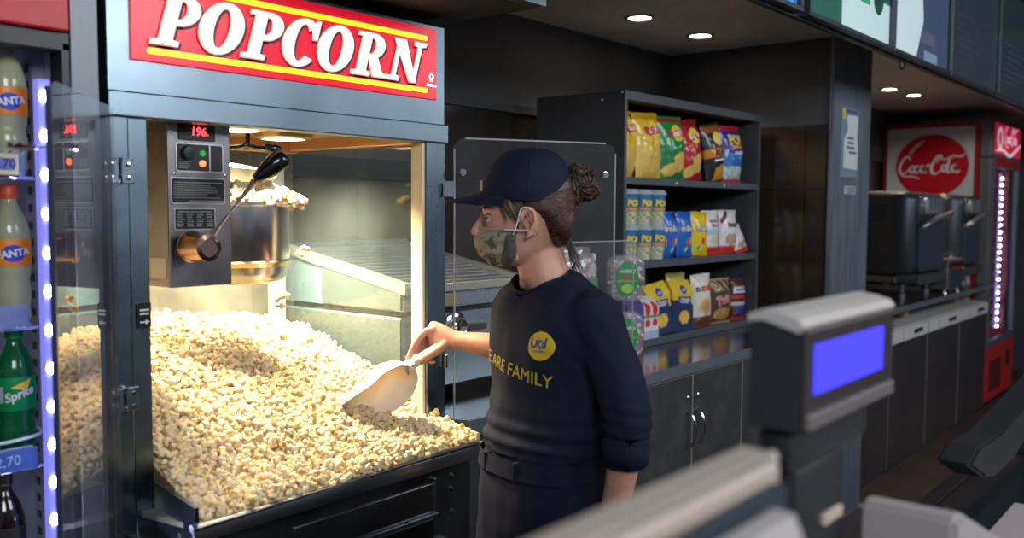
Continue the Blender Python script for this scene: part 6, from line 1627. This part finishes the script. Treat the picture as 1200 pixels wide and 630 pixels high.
# monitor seen from behind, top edge rising to the right
mo = thing('till_monitor', 'blurred beige till monitor edge crossing the bottom of the photo', 'monitor', (.3, .26, .985), 0)
bg = mat('beige_plastic', (.50, .41, .34), .4)
b = bmesh.new(); prism(b, [(.262, 1.319), (.268, 1.329), (.290, 1.3295), (.300, 1.321), (.300, 1.02), (.262, 1.02)], -.05, .622, 'yz')
bmesh.ops.bevel(b, geom=[e for e in b.edges if abs(e.verts[0].co.x - e.verts[1].co.x) < .001 and e.calc_length() > .02], offset=.006, segments=2, affect='EDGES')
obj('rear_casing', b, bg, mo)
obj('seam', Box(-.04, .250, 1.02, .605, .262, 1.311, .002), mat('seam_blue_black', (.02, .035, .05), .5), mo)
b = bmesh.new(); prism(b, [(.224, 1.284), (.232, 1.303), (.246, 1.304), (.2495, 1.298), (.2495, 1.03), (.224, 1.03)], -.05, .572, 'yz'); obj('front_shell', b, mat('grey_beige', (.46, .42, .40), .4), mo)
b = bmesh.new(); box(b, .28, .27, 1.0, .42, .33, 1.15, .01); box(b, .22, .20, .9855, .48, .40, 1.005, .008); obj('stand', b, grey_h, mo)
# printer base at lower right of the display
pb = thing('receipt_printer', 'blurred grey-beige receipt printer right of the display pole', 'printer', (1.30, .33, .985), .0)
b = bmesh.new(); prism(b, [(1.0, .986), (1.0, 1.186), (1.03, 1.186), (1.265, 1.088), (1.275, 1.075), (1.275, .986)], .235, .335); bmesh.ops.bevel(b, geom=list(b.edges), offset=.006, segments=2, affect='EDGES'); obj('body', b, mat('taupe_plastic', (.42, .38, .37), .45), pb)
b = bmesh.new(); prism(b, [(1.06, 1.1775), (1.20, 1.119), (1.20, 1.121), (1.06, 1.1795)], .262, .272); obj('paper_slot', b, blackp, pb)
obj('cable_tie', Box(.915, .338, 1.178, .965, .3455, 1.190, .002), mat('slip_cream', (.55, .45, .33), .5), cd)
# black tilted till screen at right
ts = thing('tilted_screen', 'black tilted till screen at the right edge with beige tape on its corner', 'monitor', (2.25, .30, .985), 0)
b = bmesh.new(); prism(b, [(1.490, 1.118), (1.60, 1.075), (1.66, 1.066), (1.80, 1.066), (1.92, 1.085), (2.30, 1.12), (2.36, 1.205), (2.12, 1.160), (1.70, 1.125), (1.555, 1.135)], .335, .385)
bmesh.ops.bevel(b, geom=list(b.edges), offset=.005, segments=2, affect='EDGES'); obj('screen_body', b, mat('till_black', (.018, .018, .02), .5), ts)
b = bmesh.new(); prism(b, [(1.95, 1.118), (2.02, 1.146), (2.20, 1.172), (2.22, 1.150), (2.05, 1.120)], .329, .3345); obj('tape', b, mat('tape_beige', (.45, .36, .27), .6), ts)
b = bmesh.new(); tube(b, [(2.20, .36, 1.09), (2.25, .33, .99)], .028, 14); lathe(b, [(.09, 0), (.085, .012)], (2.25, .33, .9855), 28); obj('stand', b, mat('till_black'), ts)
# paper mat on the counter
pm = obj('counter_mat', Box(1.50, .12, .9855, 1.80, .33, .9875, .0005), mat('mat_pale', (.45, .38, .38), .5)); rebase(pm, (1.65, .22, .9855)); tag(pm, 'pale mat lying on the black counter at the bottom right corner', 'mat')

# ------------------------------------------------------------------ lobby and general light, camera
light('lobby_lamp', 'AREA', (-.6, -1.6, 3.05), 100, (.90, .94, 1), 1.6, target=(1.6, 2.2, 1.0))
light('lobby_lamp', 'AREA', (2.6, -1.8, 3.05), 90, (.90, .94, 1), 1.6, target=(3.2, 2.0, 1.0))
light('lobby_lamp', 'AREA', (6.0, -1.8, 3.05), 60, (.90, .94, 1), 1.6, target=(6.0, 2.0, 1.0))
W = bpy.data.worlds.new('World'); bpy.context.scene.world = W; W.use_nodes = True
bgn = W.node_tree.nodes['Background']; bgn.inputs[0].default_value = (.50, .60, .75, 1); bgn.inputs[1].default_value = .28

cam = bpy.data.cameras.new('Camera'); co = bpy.data.objects.new('Camera', cam); COL.objects.link(co)
TH = math.atan(890 / 1080.); PT = math.atan(70 / 1080.); RO = .0048
f = Vector((math.cos(TH) * math.cos(PT), math.sin(TH) * math.cos(PT), -math.sin(PT))); r = Vector((math.sin(TH), -math.cos(TH), 0)); u = r.cross(f)
r2 = r * math.cos(RO) + u * math.sin(RO); u2 = u * math.cos(RO) - r * math.sin(RO)
M = Matrix.Identity(4)
for i in range(3): M[i][0] = r2[i]; M[i][1] = u2[i]; M[i][2] = -f[i]; M[i][3] = (0, 0, 1.5)[i]
co.matrix_world = M
cam.sensor_width = 36; cam.lens = 36 * 1080 / 1200.; cam.clip_start = .02
cam.dof.use_dof = True; cam.dof.focus_distance = 2.25; cam.dof.aperture_fstop = 2.9
sc = bpy.context.scene; sc.camera = co
sc.view_settings.view_transform = 'Standard'; sc.view_settings.look = 'None'; sc.view_settings.gamma = 1; sc.view_settings.exposure = 0
sc.view_settings.use_curve_mapping = False
try:
    sc.cycles.use_denoising = True; sc.cycles.sample_clamp_indirect = 6; sc.cycles.max_bounces = 10; sc.cycles.transparent_max_bounces = 16
    sc.cycles.caustics_reflective = False; sc.cycles.caustics_refractive = False
except Exception: pass
